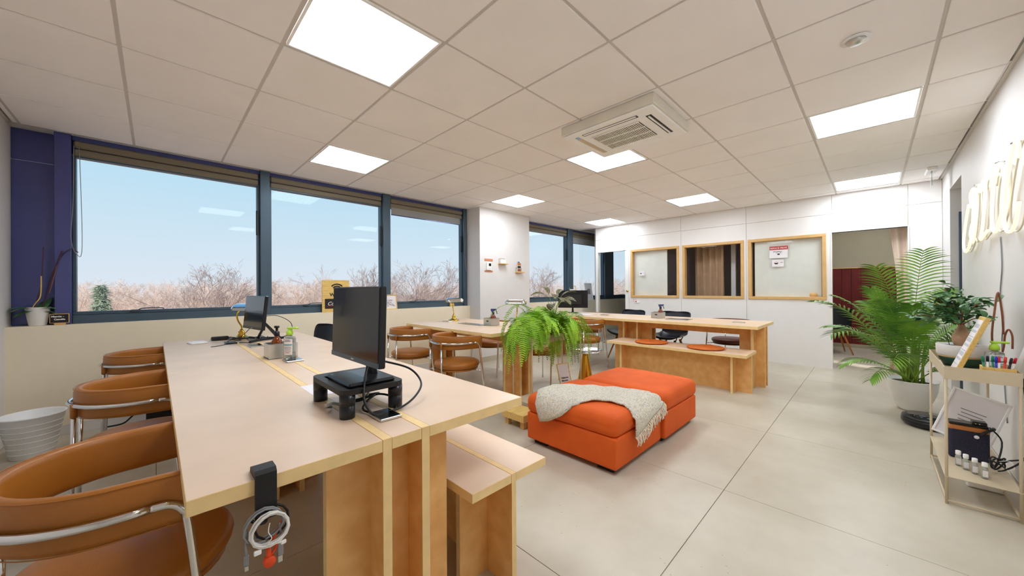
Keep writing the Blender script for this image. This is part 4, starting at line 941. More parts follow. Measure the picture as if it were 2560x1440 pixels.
# clamp with cables at the table end
hk = empty('cable_clamp', (.181, .995, .66), 'black under-desk holder clamped to the near table edge', 'holder')
cx_ = .1805; w = .021
pf = [(.993, .80-.055), (.996, .7545), (1.006, .7595), (1.035, .7595), (1.052, .7535), (1.057, .7405), (.9995, .7405), (.9995, .648), (.991, .648)]
MB().ext([(y, z) for y, z in [(.991, .648), (.991, .752), (1.0, .7595), (1.035, .7595), (1.052, .7535), (1.057, .7405), (.9992, .7405), (.9992, .648)]], cx_-w, cx_+w, 'x').build('bracket', m_blackm, hk)
MB().bbox(cx_-w, cx_+w, .986, .9905, .648, .668, .002).build('lip', m_black, hk)
MB().tube(smooth([(cx_, .988, .652), (cx_-.005, .982, .645), (cx_-.02, .985, .648), (cx_-.028, .99, .655)], 4), .0035, 6).build('hook', m_black, hk)
def coil(cx, cz, rx, rz_, y, n, r, m, label, seed, tails=()):
    rr = random.Random(seed); e = empty('coiled_cable', (cx, y, cz-rz_), label, 'cable'); P = []
    for i in range(n*14+1):
        a = 2*pi*i/14-pi/2; k = 1+.07*math.sin(i*.37+seed); P.append((cx+rx*k*math.cos(a)+.002*math.sin(i*.9), y+.006*math.sin(i*.23+seed)-.001*i/14, cz+rz_*k*math.sin(a)))
    MB().tube(P, r, 6).build('loop', m, e)
    for t in tails: MB().tube(smooth(t, 5), r, 6).build('tail', m, e)
    return e
e = coil(.183, .632, .036, .035, .972, 4, .0024, m_wcable, 'white charging cable coiled on the clamp hook', 2, [[(.178, .972, .60), (.190, .968, .598), (.203, .966, .594)], [(.183, .975, .602), (.172, .97, .60), (.165, .968, .596)]])
MB().bbox(.203, .214, .962, .969, .589, .597, .0015).build('plug', m_white, e); MB().bbox(.152, .166, .962, .969, .588, .598, .0015).build('plug', m_white, e)
MB().tube(smooth([(.182, .966, .648), (.179, .964, .63), (.185, .962, .615), (.176, .962, .605), (.188, .962, .600)], 5), .0012, 5).build('twist_tie', m_wcable, e)
e = coil(.176, .640, .037, .034, .985, 2, .0025, m_gcable, 'grey braided cable behind the white coil', 5, [[(.205, .985, .63), (.207, .982, .60), (.205, .98, .585)], [(.143, .985, .64), (.140, .98, .61), (.141, .978, .588)]])
MB().bbox(.199, .211, .976, .984, .556, .586, .002).build('plug', m_gcable, e); MB().bbox(.2005, .2095, .977, .983, .542, .556, .0005).build('connector', m_alu, e)
MB().bbox(.136, .146, .975, .982, .566, .590, .002).build('plug', m_gcable, e); MB().bbox(.1375, .1445, .976, .981, .556, .566, .0005).build('connector', m_alu, e)
e = coil(.190, .636, .034, .036, .992, 1, .0028, m_cable, 'black and red headphone lead hanging from the clamp', 7, [])
MB().tube(smooth([(.212, .99, .64), (.205, .985, .62), (.192, .982, .60), (.198, .98, .585), (.190, .978, .572), (.178, .976, .566)], 6), .003, 6).build('red_lead', m_rcable, e)
MB().tube(smooth([(.165, .984, .60), (.180, .98, .592), (.192, .978, .585)], 5), .0026, 6).build('red_lead', m_rcable, e)
MB().lathe([(.010, 0), (.012, .002), (.012, .016), (.010, .018)], (.183, .968, .557), 16, axis='y').build('rubber_strap', m_rcable, e); MB().bbox(.176, .186, .97, .978, .568, .59, .003).build('rubber_strap', m_rcable, e)

# ================================================================== WINDOW SILL
SZ = .90
def leaf_strap(b, p0, d, L, w, droop, n=8, fold=.0, mi=0, tw=0):
    d = Vector(d).normalized(); side = Vector((-d.y, d.x, 0)); side = side.normalized() if side.length > 1e-3 else Vector((1, 0, 0)); vs = []; fs = []; p = Vector(p0); k = len(b.v)
    for i in range(n+1):
        t = i/n; ww = w*math.sin(pi*(.08+.92*t)**.8)*.5+.0004; up = side.cross(d).normalized()
        vs += [p-side*ww+up*ww*fold, p.copy(), p+side*ww+up*ww*fold]; d = (d+Vector((0, 0, -droop/n))).normalized(); p = p+d*L/n
    for i in range(n):
        a = 3*i; fs += [(a, a+1, a+4, a+3), (a+1, a+2, a+5, a+4)]
    b.add(vs, fs, mi, True); return b
orc = empty('orchid', (-.675, 4.755, SZ), 'faded orchid with bare stems in a white pot on the left end of the sill', 'plant')
MB().lathe([(0, 0), (.042, 0), (.046, .004), (.066, .142), (.066, .148), (.060, .148), (.055, .12), (0, .12)], (-.675, 4.755, SZ), 32).build('pot', m_ceram, orc)
for d_, L, dr in (((-.9, -.1, 1.0), .17, 1.6), ((-.75, -.5, .5), .15, 1.7), ((.6, -.35, .8), .13, 1.5), ((-.7, .25, .6), .19, 1.2), ((-.5, -.25, .7), .17, 2.0), ((.7, .2, .5), .17, 1.3), ((.3, .4, .9), .15, .8), ((.8, -.05, .25), .13, 1.2)): leaf_strap(MB(), (-.675, 4.75, SZ+.12), d_, L, .085, dr, fold=.15).build('leaf', m_dgreen, orc)
MB().tube(smooth([(-.70, 4.755, SZ+.12), (-.675, 4.75, SZ+.22), (-.655, 4.745, SZ+.35), (-.648, 4.74, SZ+.5), (-.642, 4.735, SZ+.635)], 5), .004, 6).build('stake', m_plum, orc)
MB().tube(smooth([(-.71, 4.755, SZ+.12), (-.685, 4.75, SZ+.18), (-.66, 4.745, SZ+.24), (-.655, 4.742, SZ+.40)], 5), .004, 6).build('stem', m_pine, orc)
MB().tube(smooth([(-.66, 4.76, SZ+.12), (-.63, 4.75, SZ+.25), (-.60, 4.74, SZ+.40), (-.565, 4.73, SZ+.54), (-.548, 4.72, SZ+.61)], 5), .0045, 6).build('stem', m_plum, orc)
MB().tube(smooth([(-.64, 4.76, SZ+.2), (-.615, 4.75, SZ+.36), (-.59, 4.745, SZ+.46), (-.555, 4.73, SZ+.56), (-.50, 4.72, SZ+.63), (-.46, 4.71, SZ+.60)], 5), .003, 6).build('stem', m_plum, orc)
MB().tube(smooth([(-.575, 4.735, SZ+.50), (-.585, 4.73, SZ+.42), (-.60, 4.735, SZ+.34), (-.615, 4.74, SZ+.26)], 5), .0028, 6).build('stem', m_brown, orc)
cb = empty('chalkboard_sign', (-.56, 4.72, SZ), 'small chalkboard card with a wooden rim on a stand beside the orchid', 'sign')
MB().bbox(-.612, -.508, 4.71, 4.718, SZ+.014, SZ+.092, .003).build('rim', m_oak, cb); MB().box(-.607, -.513, 4.7085, 4.7105, SZ+.019, SZ+.087).build('slate', m_chalk, cb); MB().bbox(-.588, -.528, 4.70, 4.735, SZ, SZ+.016, .003).build('stand', m_oak, cb)
text('Mamie -', 'lettering', .020, m_white, cb, (-.602, 4.7078, SZ+.063), (1, 0, 0), (0, 0, 1), bold=.0006); text('Camélia', 'lettering', .018, m_white, cb, (-.588, 4.7078, SZ+.040), (1, 0, 0), (0, 0, 1), bold=.0006)
wi = empty('wifi_sign', (1.59, 4.71, SZ), 'upright plywood sign with the wifi symbol on the sill behind the large monitor', 'sign')
wb_ = MB().bbox(1.43, 1.75, 4.70, 4.712, SZ, SZ+.395, .002).build('board', m_pine, wi)
for xx in (1.46, 1.72): MB().lathe([(0, 0), (.007, 0), (.007, .003), (0, .003)], (xx, 4.697, SZ+.375), 10, axis='y').build('screw', m_alu, wi)
wc = (1.60, 4.6985, SZ+.262)
for r in (.032, .058, .084): MB().tube([(wc[0]+r*math.cos(a), wc[1], wc[2]+r*math.sin(a)) for a in [math.radians(42+8*i) for i in range(13)]], .0075, 6).build('signal_arc', m_ink, wb_)
MB().lathe([(0, 0), (.011, 0), (.011, .003), (0, .003)], (wc[0], 4.697, wc[2]), 14, axis='y').build('signal_dot', m_ink, wb_)
text('WIFI', 'lettering', .058, m_ink, wi, (1.515, 4.6985, SZ+.195), (1, 0, 0), (0, 0, 1), bold=.0018, space=1.15)
MB().box(1.46, 1.735, 4.697, 4.70, SZ+.045, SZ+.165).build('chalk_field', m_chalk, wi)
text('Coloc', 'lettering', .062, m_white, wi, (1.485, 4.6955, SZ+.085), (1, 0, 0), (0, 0, 1), shear=.35)
MB().box(1.48, 1.60, 4.695, 4.697, SZ+.074, SZ+.078).build('underline', m_redpaper, wi)
def picture(x, y, z, w, h, d, label, rx=-.18, rz=0, marks='scribble', roll=0, frame=m_pine, t=.016):
    e = empty('picture_frame', (0, 0, 0), label, 'picture'); f = .012
    for a in ((-w/2, w/2, 0, f), (-w/2, w/2, h-f, h), (-w/2, -w/2+f, f, h-f), (w/2-f, w/2, f, h-f)): MB().bbox(a[0], a[1], 0, t, a[2], a[3], .002).build('frame_rail', frame, e)
    MB().box(-w/2+f, w/2-f, .006, t-.002, f, h-f).build('sheet', m_paper, e)
    r = random.Random(int(w*1000+h*100)); b = MB()
    if marks == 'scribble':
        for i in range(9):
            c = (r.uniform(-w*.28, w*.28), r.uniform(h*.25, h*.65)); b.tube(smooth([(c[0]+r.gauss(0, w*.09), .005, c[1]+r.gauss(0, h*.11)) for _ in range(5)], 4), .0011, 4)
    elif marks == 'block': b.box(-w*.2, w*.2, .004, .006, h*.35, h*.66)
    elif marks == 'lines':
        for i in range(5): b.box(-w*(.22-.03*(i % 2)), w*(.22-.03*(i % 2)), .004, .006, h*(.62-.07*i), h*(.635-.07*i))
    if b.v: b.build('drawing', m_gcable if marks != 'scribble' else m_ink, e)
    e.location = (x, y, z); e.rotation_euler = (rx, roll, rz); return e
picture(2.27, 4.70, SZ, .27, .205, 0, 'light wooden frame with an ink drawing on the sill right of the large monitor', rx=-.12)
picture(6.62, 4.70, SZ, .24, .34, 0, 'wooden picture frame on the sill left of the partition glass', rx=-.15, marks='block')
picture(7.25, 4.70, SZ, .30, .40, 0, 'tall white frame on the sill behind the side glazing', rx=-.15, marks='block', frame=m_white)
cat = empty('figurine', (3.35, 4.73, SZ), 'small cream figurine on the sill behind the brass lamp', 'figurine'); MB().bbox(3.31, 3.39, 4.72, 4.75, SZ, SZ+.045, .01).build('body', m_pine, cat); MB().lathe([(0, -.02), (.018, -.01), (.02, 0), (.012, .016), (0, .02)], (3.325, 4.735, SZ+.06), 12).build('head', m_pine, cat)
# ------------------------------------------------------------------ column wall items
th_ = empty('thermostat', (3.85, 4.41, 1.5), 'white wall thermostat between two strips of copper tape on the column', 'thermostat')
MB().bbox(3.80, 3.90, 4.395, 4.42, 1.48, 1.61, .005).build('case', m_white, th_); MB().box(3.835, 3.885, 4.393, 4.3955, 1.545, 1.59).build('display', m_dark, th_)
for k in range(4): MB().bbox(3.82+.018*k, 3.832+.018*k, 4.392, 4.3955, 1.505, 1.513, .001).build('button', m_alu, th_)
o = MB().box(3.765, 3.94, 4.4165, 4.4195, 1.625, 1.665).build('tape_strip', m_copper); tag(o, 'copper coloured tape strip above the thermostat', 'tape')
o = MB().box(3.765, 3.94, 4.4165, 4.4195, 1.448, 1.475).build('tape_strip', m_copper); tag(o, 'copper coloured tape strip below the thermostat', 'tape')
def shelf(x, z, w, h, label):
    e = empty('wall_shelf', (x, 4.41, z), label, 'shelf', 'small wooden wall shelves with wire hoops'); MB().bbox(x-w/2, x+w/2, 4.35, 4.42, z, z+.018, .003).build('board', m_oak, e)
    MB().tube(smooth([(x-w*.42, 4.415, z+.018), (x-w*.42, 4.415, z+h*.7), (x-w*.36, 4.415, z+h), (x+w*.36, 4.415, z+h), (x+w*.42, 4.415, z+h*.7), (x+w*.42, 4.415, z+.018)], 5), .0025, 6).build('wire_hoop', m_brass, e)
shelf(4.15, 1.585, .17, .095, 'small wooden shelf with a wire hoop on the middle of the column')
shelf(4.55, 1.455, .17, .085, 'small wooden shelf with cards near the right edge of the column')
o = MB().box(4.09, 4.215, 4.385, 4.388, 1.603, 1.67).build('card', m_paper); tag(o, 'blank cream card on the left small wall shelf', 'card')
e = empty('card', (4.53, 4.39, 1.473), 'stack of postcards with dark pictures on the right small wall shelf', 'card'); MB().box(4.49, 4.575, 4.388, 4.392, 1.473, 1.655).build('sheet', m_paper, e)
MB().box(4.495, 4.575, 4.385, 4.388, 1.585, 1.625).build('picture_block', m_tan, e); MB().box(4.495, 4.575, 4.385, 4.388, 1.535, 1.575).build('picture_block', m_ink, e); MB().box(4.495, 4.575, 4.385, 4.388, 1.478, 1.525).build('picture_block', m_brown, e); MB().box(4.50, 4.55, 4.385, 4.388, 1.63, 1.648).build('picture_block', m_frame, e)
# ================================================================== BEIGE METAL STANDS
def stand(label, x0, x1, y0, y1, zt, zb, th=.068):
    e = empty('plant_stand', ((x0+x1)/2, (y0+y1)/2, 0), label, 'stand', 'beige metal tray stands'); r = .0065; t = .003; z0 = zt-th
    b = MB(); b.box(x0, x1, y0, y1, z0, z0+t); b.box(x0, x1, y0, y0+t, z0+t, zt); b.box(x0, x1, y1-t, y1, z0+t, zt); b.box(x0, x0+t, y0+t, y1-t, z0+t, zt); b.box(x1-t, x1, y0+t, y1-t, z0+t, zt); b.build('tray', m_beige, e)
    MB().bbox(x0, x1, y0, y1, zb-.004, zb, .001).build('shelf_plate', m_beige, e)
    for x in (x0+r, x1-r):
        for y in (y0+r, y1-r): MB().tube([(x, y, 0), (x, y, z0)], r, 8).build('leg', m_beige, e)
        MB().tube([(x, y0+r, r+.012), (x, y1-r, r+.012)], r*.9, 8).build('floor_rail', m_beige, e)
    for y in (y0+r, y1-r): MB().tube([(x0+r, y, r+.012), (x1-r, y, r+.012)], r*.9, 8).build('floor_rail', m_beige, e)
    return e
stand('beige metal tray stand against the right wall holding pens and a small tree', 3.03, 3.78, -.515, -.265, .742, .15)
stand('beige metal tray stand under the big fern', 2.36, 3.12, 2.13, 2.38, .742, .15)
# ---------------- fern
fe = empty('fern', (2.72, 2.25, .68), 'big bright green sword fern spilling over the beige tray stand', 'plant')
for k, (x, m) in enumerate(((2.50, m_terr), (2.72, m_terr), (2.96, m_pine))):
    MB().lathe([(0, 0), (.075, 0), (.085, .11), (.092, .115), (.092, .135), (.082, .135), (.078, .11), (0, .11)], (x, 2.255, .678), 24).build('pot', m, fe)
    MB().lathe([(0, .12), (.04, .122), (.08, .112)], (x, 2.255, .678), 16).build('soil', m_soil, fe)
def frond_mesh(seed, n=34, L=1.0, w=.085):
    rnd = random.Random(seed); b = MB(); pts = []; d = Vector((1, 0, 0))
    for i in range(n+1):
        t = i/n; pts.append(t*L)
    return b
def frond(p0, az, L, el, grav, w, n=32, seed=0, wid=.0125):
    rnd = random.Random(seed); b = MB(); d = Vector((math.cos(az)*math.cos(el), math.sin(az)*math.cos(el), math.sin(el))); p = Vector(p0); P = [p.copy()]; D = [d.copy()]
    for i in range(n):
        g = grav*(1.0+.6*math.sin(i/n*pi)); d = (d+Vector((0, 0, -g/n))+Vector((rnd.gauss(0, .012), rnd.gauss(0, .012), 0))).normalized(); p = p+d*L/n; P.append(p.copy()); D.append(d.copy())
    b.tube(P[::2], [.0022*(1-.7*i/len(P[::2])) for i in range(len(P[::2]))], 4, mi=1, caps=False)
    for i in range(2, n+1):
        t = i/n; q = P[i]; dd = D[i]; side = dd.cross(Vector((0, 0, 1)))
        if side.length < .15: side = Vector((-math.sin(az), math.cos(az), 0))
        side.normalize(); up = side.cross(dd); ww = w*(math.sin(pi*(.12+.86*t**.85))**.75)*.5+.003
        for s in (1, -1):
            dirv = (side*s+dd*.28+up*rnd.uniform(-.05, .25)-Vector((0, 0, .12))).normalized(); e_ = q+dirv*ww; h = dd*wid*.5
            m_ = q.lerp(e_, .5)+up*.003
            b.add([q-h*.6, q+h*.6, m_+h*.95, e_, m_-h*.75], [(0, 1, 2, 3, 4)] if s > 0 else [(4, 3, 2, 1, 0)], 0, False)
    return b
rn = random.Random(21)
for i in range(104):
    x = rn.choice((2.50, 2.52, 2.72, 2.70, 2.96, 2.94))+rn.uniform(-.05, .05); az = rn.uniform(0, 2*pi); el = rn.uniform(.5, 1.35); L = rn.uniform(.40, .64)
    if i % 4 == 0: az = rn.uniform(-pi*1.15, -pi*.8) if i % 8 else rn.uniform(-pi*.4, 0)
    if -2.4 < ((az+pi) % (2*pi))-pi < -1.3: L *= .72
    frond((x, 2.255+rn.uniform(-.05, .05), .80), az, L, el, rn.uniform(2.3, 3.6), rn.uniform(.10, .135), seed=i).build('frond', [m_green, m_stem], fe)
ca = empty('calathea', (2.86, 2.30, .79), 'prayer plant with striped dark leaves rising out of the fern', 'plant')
def oval_leaf(p0, d, L, w, droop, roll=0):
    d = Vector(d).normalized(); side = d.cross(Vector((0, 0, 1))).normalized(); side = (side*math.cos(roll)+side.cross(d)*math.sin(roll)).normalized(); n = 8; vs = []; uv = []; p = Vector(p0)
    for i in range(n+1):
        t = i/n; ww = w*.5*math.sin(pi*(t*.97+.015))**.7
        for s in (-1, -.5, 0, .5, 1): vs.append(p+side*ww*s+side.cross(d)*abs(s)*ww*.35); uv.append((t, .5+.5*s*ww/(w*.5)))
        d = (d+Vector((0, 0, -droop/n))).normalized(); p = p+d*L/n
    return vs, [(i*5+k, i*5+k+1, (i+1)*5+k+1, (i+1)*5+k) for i in range(n) for k in range(4)], uv
for az, el, h, L, w in ((3.9, .3, .20, .14, .06), (2.6, .5, .20, .13, .05), (-.6, .7, .19, .15, .06), (-1.6, .2, .15, .12, .075), (-2.1, .35, .17, .13, .08), (-1.0, .4, .15, .13, .07), (.2, .8, .20, .14, .05), (-2.6, .1, .11, .12, .07), (-.2, .3, .12, .14, .06), (1.2, .9, .21, .15, .055)):
    h += .12; tip = Vector((2.86+.09*math.cos(az), 2.29+.09*math.sin(az), .79+h)); vs, fs, uv = oval_leaf(tip, (math.cos(az)*math.cos(el), math.sin(az)*math.cos(el), math.sin(el)), L*1.15, w*1.25, 1.0, rn.uniform(-.5, .5))
    MB().add(vs, fs, 0, True).build('leaf', m_cala, ca, uvfn=uv); MB().tube(smooth([(2.86, 2.29, .79), (2.86+.03*math.cos(az), 2.29+.03*math.sin(az), .79+h*.6), tip], 4), .002, 5).build('stalk', m_stem, ca)
# ---------------- around the fern stand
o = empty('pine_step', (2.25, 2.17, 0), 'low pale pine step on the floor between the fern stand and the ottoman', 'step')
MB().bbox(2.15, 2.35, 2.04, 2.30, .062, .122, .003).build('slab', m_pine, o)
for q in ((2.19, 2.08), (2.31, 2.08), (2.19, 2.26), (2.31, 2.26)): MB().bbox(q[0]-.02, q[0]+.02, q[1]-.02, q[1]+.02, 0, .062, .002).build('foot', m_oak, o)
hf = empty('quote_frame', (3.03, 2.20, .15), 'small tilted wooden frame with a quote under the fern', 'sign')
Mx = Matrix.Translation((2.965, 2.20, .153)) @ Matrix.Rotation(-.70, 4, 'Z') @ Matrix.Rotation(-.18, 4, 'X') @ Matrix.Rotation(-.16, 4, 'Y')
MB().bbox(-.062, .062, 0, .012, 0, .262, .002).xf(Mx).build('frame', m_pine, hf); MB().box(-.053, .053, -.001, .003, .009, .253).xf(Mx).build('card', m_paper, hf)
for s_, zz in (('Hakuna', .108), ('Matata', .080)):
    p = Mx @ Vector((-.038, -.0018, zz)); xd = Mx.to_3x3() @ Vector((1, 0, 0)); zd = Mx.to_3x3() @ Vector((0, 0, 1)); text(s_, 'lettering', .024, m_ink, hf, p, xd, zd, bold=.0006)
bt = empty('side_table', (3.68, 2.46, 0), 'small round brass side table with papers on it behind the ottomans', 'table')
MB().lathe([(0, .415), (.19, .415), (.20, .420), (.20, .432), (.195, .434), (.190, .424), (0, .424)], (3.68, 2.46, 0), 40).build('tabletop', m_chrome, bt)
MB().lathe([(0, 0), (.105, 0), (.108, .006), (.10, .03), (.035, .36), (.028, .415)], (3.68, 2.46, 0), 36).build('cone_base', m_brass, bt)
for k, (a, dx, dy, lb) in enumerate(((.2, -.02, .0, 'lower white leaflet on the round brass table'), (.55, .03, -.03, 'upper white leaflet skewed across the round brass table'))):
    b = MB().bbox(-.10, .10, -.075, .075, 0, .007, .001); b.xf(Matrix.Translation((3.69+dx, 2.43+dy, .4345+.0075*k)) @ Matrix.Rotation(a, 4, 'Z')); o = b.build('leaflet', m_paper); tag(o, lb, 'paper')
# ================================================================== PALM AND ROBOT
px_, py_ = 5.12, -.25
pm = empty('potted_palm', (px_, py_, 0), 'large feathery palm in a white ribbed bowl pot near the right wall', 'plant')
pr = [(0, 0), (.08, 0)]; pr += [(.095+.075*math.sin(min(1, k/12)*pi/2)+(.0015 if k % 2 else 0), .01+.022*k) for k in range(13)]; pr += [(.176, .285), (.168, .287), (.160, .25), (0, .25)]
MB().lathe(pr, (px_, py_, 0), 44).build('pot', m_ceram, pm); MB().lathe([(0, .262), (.10, .262), (.162, .255)], (px_, py_, 0), 24).build('soil', m_soil, pm)
def palm_frond(p0, az, el, Ls, L, grav, w, seed, n=19):
    rnd = random.Random(seed); b = MB(); d = Vector((math.cos(az)*math.cos(el), math.sin(az)*math.cos(el), math.sin(el))); p = Vector(p0); P = [p.copy()]; D = [d.copy()]; N = 34
    tot = Ls+L
    for i in range(N):
        t = i/N; d = (d+Vector((0, 0, -grav*(t**1.6)*2.2/N))).normalized(); p = p+d*tot/N; P.append(p.copy()); D.append(d.copy())
    b.tube(P, [.0062*(1-.8*i/N) for i in range(N+1)], 5, mi=1, caps=False)
    s0 = Ls/tot
    for i in range(n+1):
        t = s0+(1-s0)*i/n; k = min(N-1, int(t*N)); f_ = t*N-k; q = P[k].lerp(P[k+1], f_); dd = D[k]; side = dd.cross(Vector((0, 0, 1))); side = side.normalized() if side.length > .1 else Vector((-math.sin(az), math.cos(az), 0)); up = side.cross(dd).normalized()
        tt = i/n; LL = .92*w*(math.sin(pi*(.10+.80*tt))**.6)*rnd.uniform(.9, 1.05)
        for s in (1, -1):
            dr = (side*s*1.0+dd*(.55+.5*tt)+up*.30).normalized(); pts = []; c = q.copy(); g = dr.copy()
            for j in range(4):
                pts.append(c.copy()); g = (g+Vector((0, 0, -.16-.05*rnd.random()))).normalized(); c = c+g*LL/4
            pts.append(c); vs = []
            for j, pt in enumerate(pts):
                hw = (.006, .0095, .008, .005, .0005)[j]; o_ = (dd-g*dd.dot(g)).normalized()*hw; vs += [pt-o_, pt+o_]
            b.add(vs, [(2*j, 2*j+1, 2*j+3, 2*j+2) if s > 0 else (2*j+1, 2*j, 2*j+2, 2*j+3) for j in range(4)], 0, False)
    return b
PF = [(-.25, 1.28, .72, .68, 1.15, .26), (2.6, 1.30, .60, .60, 1.4, .25), (2.1, 1.05, .35, .75, 1.5, .26), (2.4, .85, .30, .70, 1.7, .24), (1.7, 1.15, .35, .65, 1.3, .24), (2.9, .75, .28, .55, 1.9, .22), (1.3, .95, .30, .55, 1.7, .22), (3.6, .95, .28, .5, 1.6, .22), (4.1, 1.1, .3, .45, 1.2, .20), (2.7, 1.2, .4, .5, 1.2, .22), (.6, 1.15, .35, .55, 1.2, .22), (5.6, 1.25, .5, .45, .9, .22), (3.2, 1.15, .40, .40, 1.6, .20), (2.0, .65, .22, .40, 1.9, .18), (2.6, .55, .2, .38, 2.0, .18), (1.0, 1.3, .45, .5, 1.0, .22), (3.9, .75, .2, .4, 1.8, .18), (.0, 1.0, .3, .5, 1.5, .22), (4.9, 1.2, .35, .35, 1.2, .18), (2.3, 1.3, .45, .5, 1.1, .24), (3.0, 1.3, .45, .35, 1.2, .2), (1.9, 1.25, .3, .45, 1.6, .2), (2.5, 1.1, .2, .5, 1.6, .2)]
for i, (az, el, Ls, L, g, w) in enumerate(PF):
    a = rn.uniform(0, 2*pi); r = rn.uniform(.0, .07); b = palm_frond((px_+r*math.cos(a), py_+r*math.sin(a), .26), az, el, Ls, L, g, w, i)
    b.v = [(p[0], max(p[1], YR+.012), p[2]) for p in b.v]; b.build('frond', [m_green2, m_stem], pm)
for i in range(16):
    a = rn.uniform(0, 2*pi); r = rn.uniform(.01, .085); x, y = px_+r*math.cos(a), py_+r*math.sin(a); h = rn.uniform(.28, .5)
    MB().tube(smooth([(x, y, .255), (x+rn.gauss(0, .008)+.1*r*math.cos(a), y+rn.gauss(0, .008), .255+h*.5), (x+.5*r*math.cos(a), y+.5*r*math.sin(a), .255+h)], 3), [.007]*6+[.005], 6).build('cane', m_stem, pm)
rv = empty('robot_vacuum', (4.60, -.325, 0), 'round black robot vacuum on the floor in front of the palm pot', 'vacuum cleaner')
MB().lathe([(0, .012), (.15, .012), (.162, .02), (.166, .03), (.166, .07), (.160, .082), (.14, .086), (0, .087)], (4.60, -.325, 0), 48).build('body', m_black, rv)
MB().lathe([(.128, .0865), (.130, .0885), (.05, .0895), (0, .0895)], (4.60, -.325, 0), 40).build('top_plate', m_dark, rv)
MB().lathe([(.1665, .028), (.1685, .03), (.1685, .055), (.1665, .058)], (4.60, -.325, 0), 48).build('bumper', m_black, rv)
for k in (-1, 1): MB().lathe([(0, 0), (.03, 0), (.03, .02), (0, .02)], (4.60, -.325+k*.10, .03), 14, axis='y').build('wheel', m_blackm, rv)
MB().lathe([(0, 0), (.02, 0), (.02, .004), (0, .004)], (4.53, -.28, .0895), 16).build('button', m_frame, rv); MB().box(4.60, 4.70, -.33, -.325, .089, .0905).build('trim_line', m_alu, rv)
# ================================================================== RIGHT STAND, UPPER TRAY
ZT = .678
fi = empty('ficus_tree', (3.58, -.385, ZT), 'small bulbous-trunk fig tree in a white bowl on the right tray stand', 'plant')
MB().lathe([(0, .0), (.075, 0), (.095, .045), (.098, .055), (0, .055)], (3.58, -.385, ZT), 36).build('lower_bowl', m_greenbowl, fi)
MB().lathe([(0, .055), (.099, .055), (.101, .062), (0, .062)], (3.58, -.385, ZT), 36).build('wooden_ring', m_oak, fi)
MB().lathe([(0, .062), (.10, .062), (.105, .07), (.107, .128), (.105, .132), (.099, .132), (.096, .115), (0, .115)], (3.58, -.385, ZT), 36).build('bowl', m_ceram, fi)
MB().lathe([(0, .120), (.05, .121), (.097, .118)], (3.58, -.385, ZT), 20).build('soil', m_soil, fi)
b = MB()
for q in ([(-.03, 0, .118), (-.028, .01, .15), (-.02, .01, .18), (-.006, 0, .215), (0, 0, .245), (.004, 0, .27)], [(.035, .005, .118), (.03, 0, .145), (.024, 0, .175), (.01, 0, .21), (0, 0, .245)], [(0, -.03, .118), (.0, -.026, .15), (0, -.018, .19), (0, -.006, .225)]):
    pts = smooth([(3.58+x, -.385+y, ZT+z) for x, y, z in q], 5); n_ = len(pts); b.tube(pts, [.013+.019*math.sin(pi*min(1, .15+i/n_))**1.2 if True else 0 for i in range(n_)], 12)
b.build('bulb_trunk', m_bark, fi)
BR = []
for i in range(13):
    az = rn.uniform(0, 2*pi); el = rn.uniform(.2, 1.3); L = rn.uniform(.14, .25); p0 = Vector((3.58, -.385, ZT+.25)); d = Vector((math.cos(az)*math.cos(el), math.sin(az)*math.cos(el), math.sin(el)))
    if p0.y+d.y*L < YR+.06: d.y *= -.5
    tip = p0+d*L; MB().tube(smooth([p0, p0.lerp(tip, .5)+Vector((0, 0, .02)), tip], 4), .003, 5).build('branch', m_brown, fi); BR += [p0.lerp(tip, .6), p0.lerp(tip, .8), tip]
LM = MB(); vs, fs, uv = oval_leaf((0, 0, 0), (1, 0, .2), .055, .028, .7); LM.add(vs, fs, 0, True); lo = LM.build('leaf', m_dgreen, fi); lm = lo.data; bpy.data.objects.remove(lo)
for i in range(260):
    q = rn.choice(BR)+Vector((rn.gauss(0, .03), rn.gauss(0, .03), rn.gauss(.012, .025))); q.y = max(q.y, YR+.05)
    s = rn.uniform(.75, 1.15); inst('leaf', lm, fi, q-Vector((3.58, -.385, ZT)), (rn.uniform(-.6, .6), rn.uniform(-.5, .7), rn.uniform(0, 2*pi) if q.y > YR+.11 else rn.uniform(0, pi)), (s, s, s))
# the leaf mesh was built relative to the root, undo that offset
for v in lm.vertices: v.co += Vector((3.58, -.385, ZT))
o = MB().tube([(3.50, -.33, ZT+.125), (3.49, -.31, ZT+.24)], .0018, 5).build('plant_label', m_blackm); tag(o, 'small black label stick in the fig tree pot', 'plant label')
# tilted picture, gel bottle, pens
lf = empty('leaning_frame', (3.16, -.345, ZT), 'pale wooden picture frame leaning back on the right tray stand, seen edge on', 'picture')
Mx = Matrix.Translation((3.25, -.318, ZT+.004)) @ Matrix.Rotation(.34, 4, 'X')
MB().bbox(-.08, .08, -.012, .008, 0, .34, .002).xf(Mx).build('frame', m_pine, lf); MB().box(-.072, .072, .0078, .009, .01, .32).xf(Mx).build('sheet', m_paper, lf)
b = MB()
for k in range(9): b.box(-.06+.004*(k % 3), .06-.006*(k % 2), .0088, .0096, .05+.028*k, .056+.028*k+.008*(k % 3))
b.xf(Mx).build('printed_skyline', mk('pale_print', (196, 198, 204), .7), lf); MB().bbox(3.19, 3.31, -.33, -.29, ZT, ZT+.022, .003).build('easel_foot', m_oak, lf)
gb = gelbottle(3.20, -.455, ZT+.003, 'clear gel pump bottle with a lime green pump on the right tray stand', 1.0, rz=.35)
pb = empty('pen_box', (3.085, -.44, ZT), 'small wooden box full of coloured pens on the right tray stand', 'pen holder'); x0, x1, y0, y1, z0, z1, t = 3.045, 3.125, -.50, -.395, ZT+.002, ZT+.078, .005
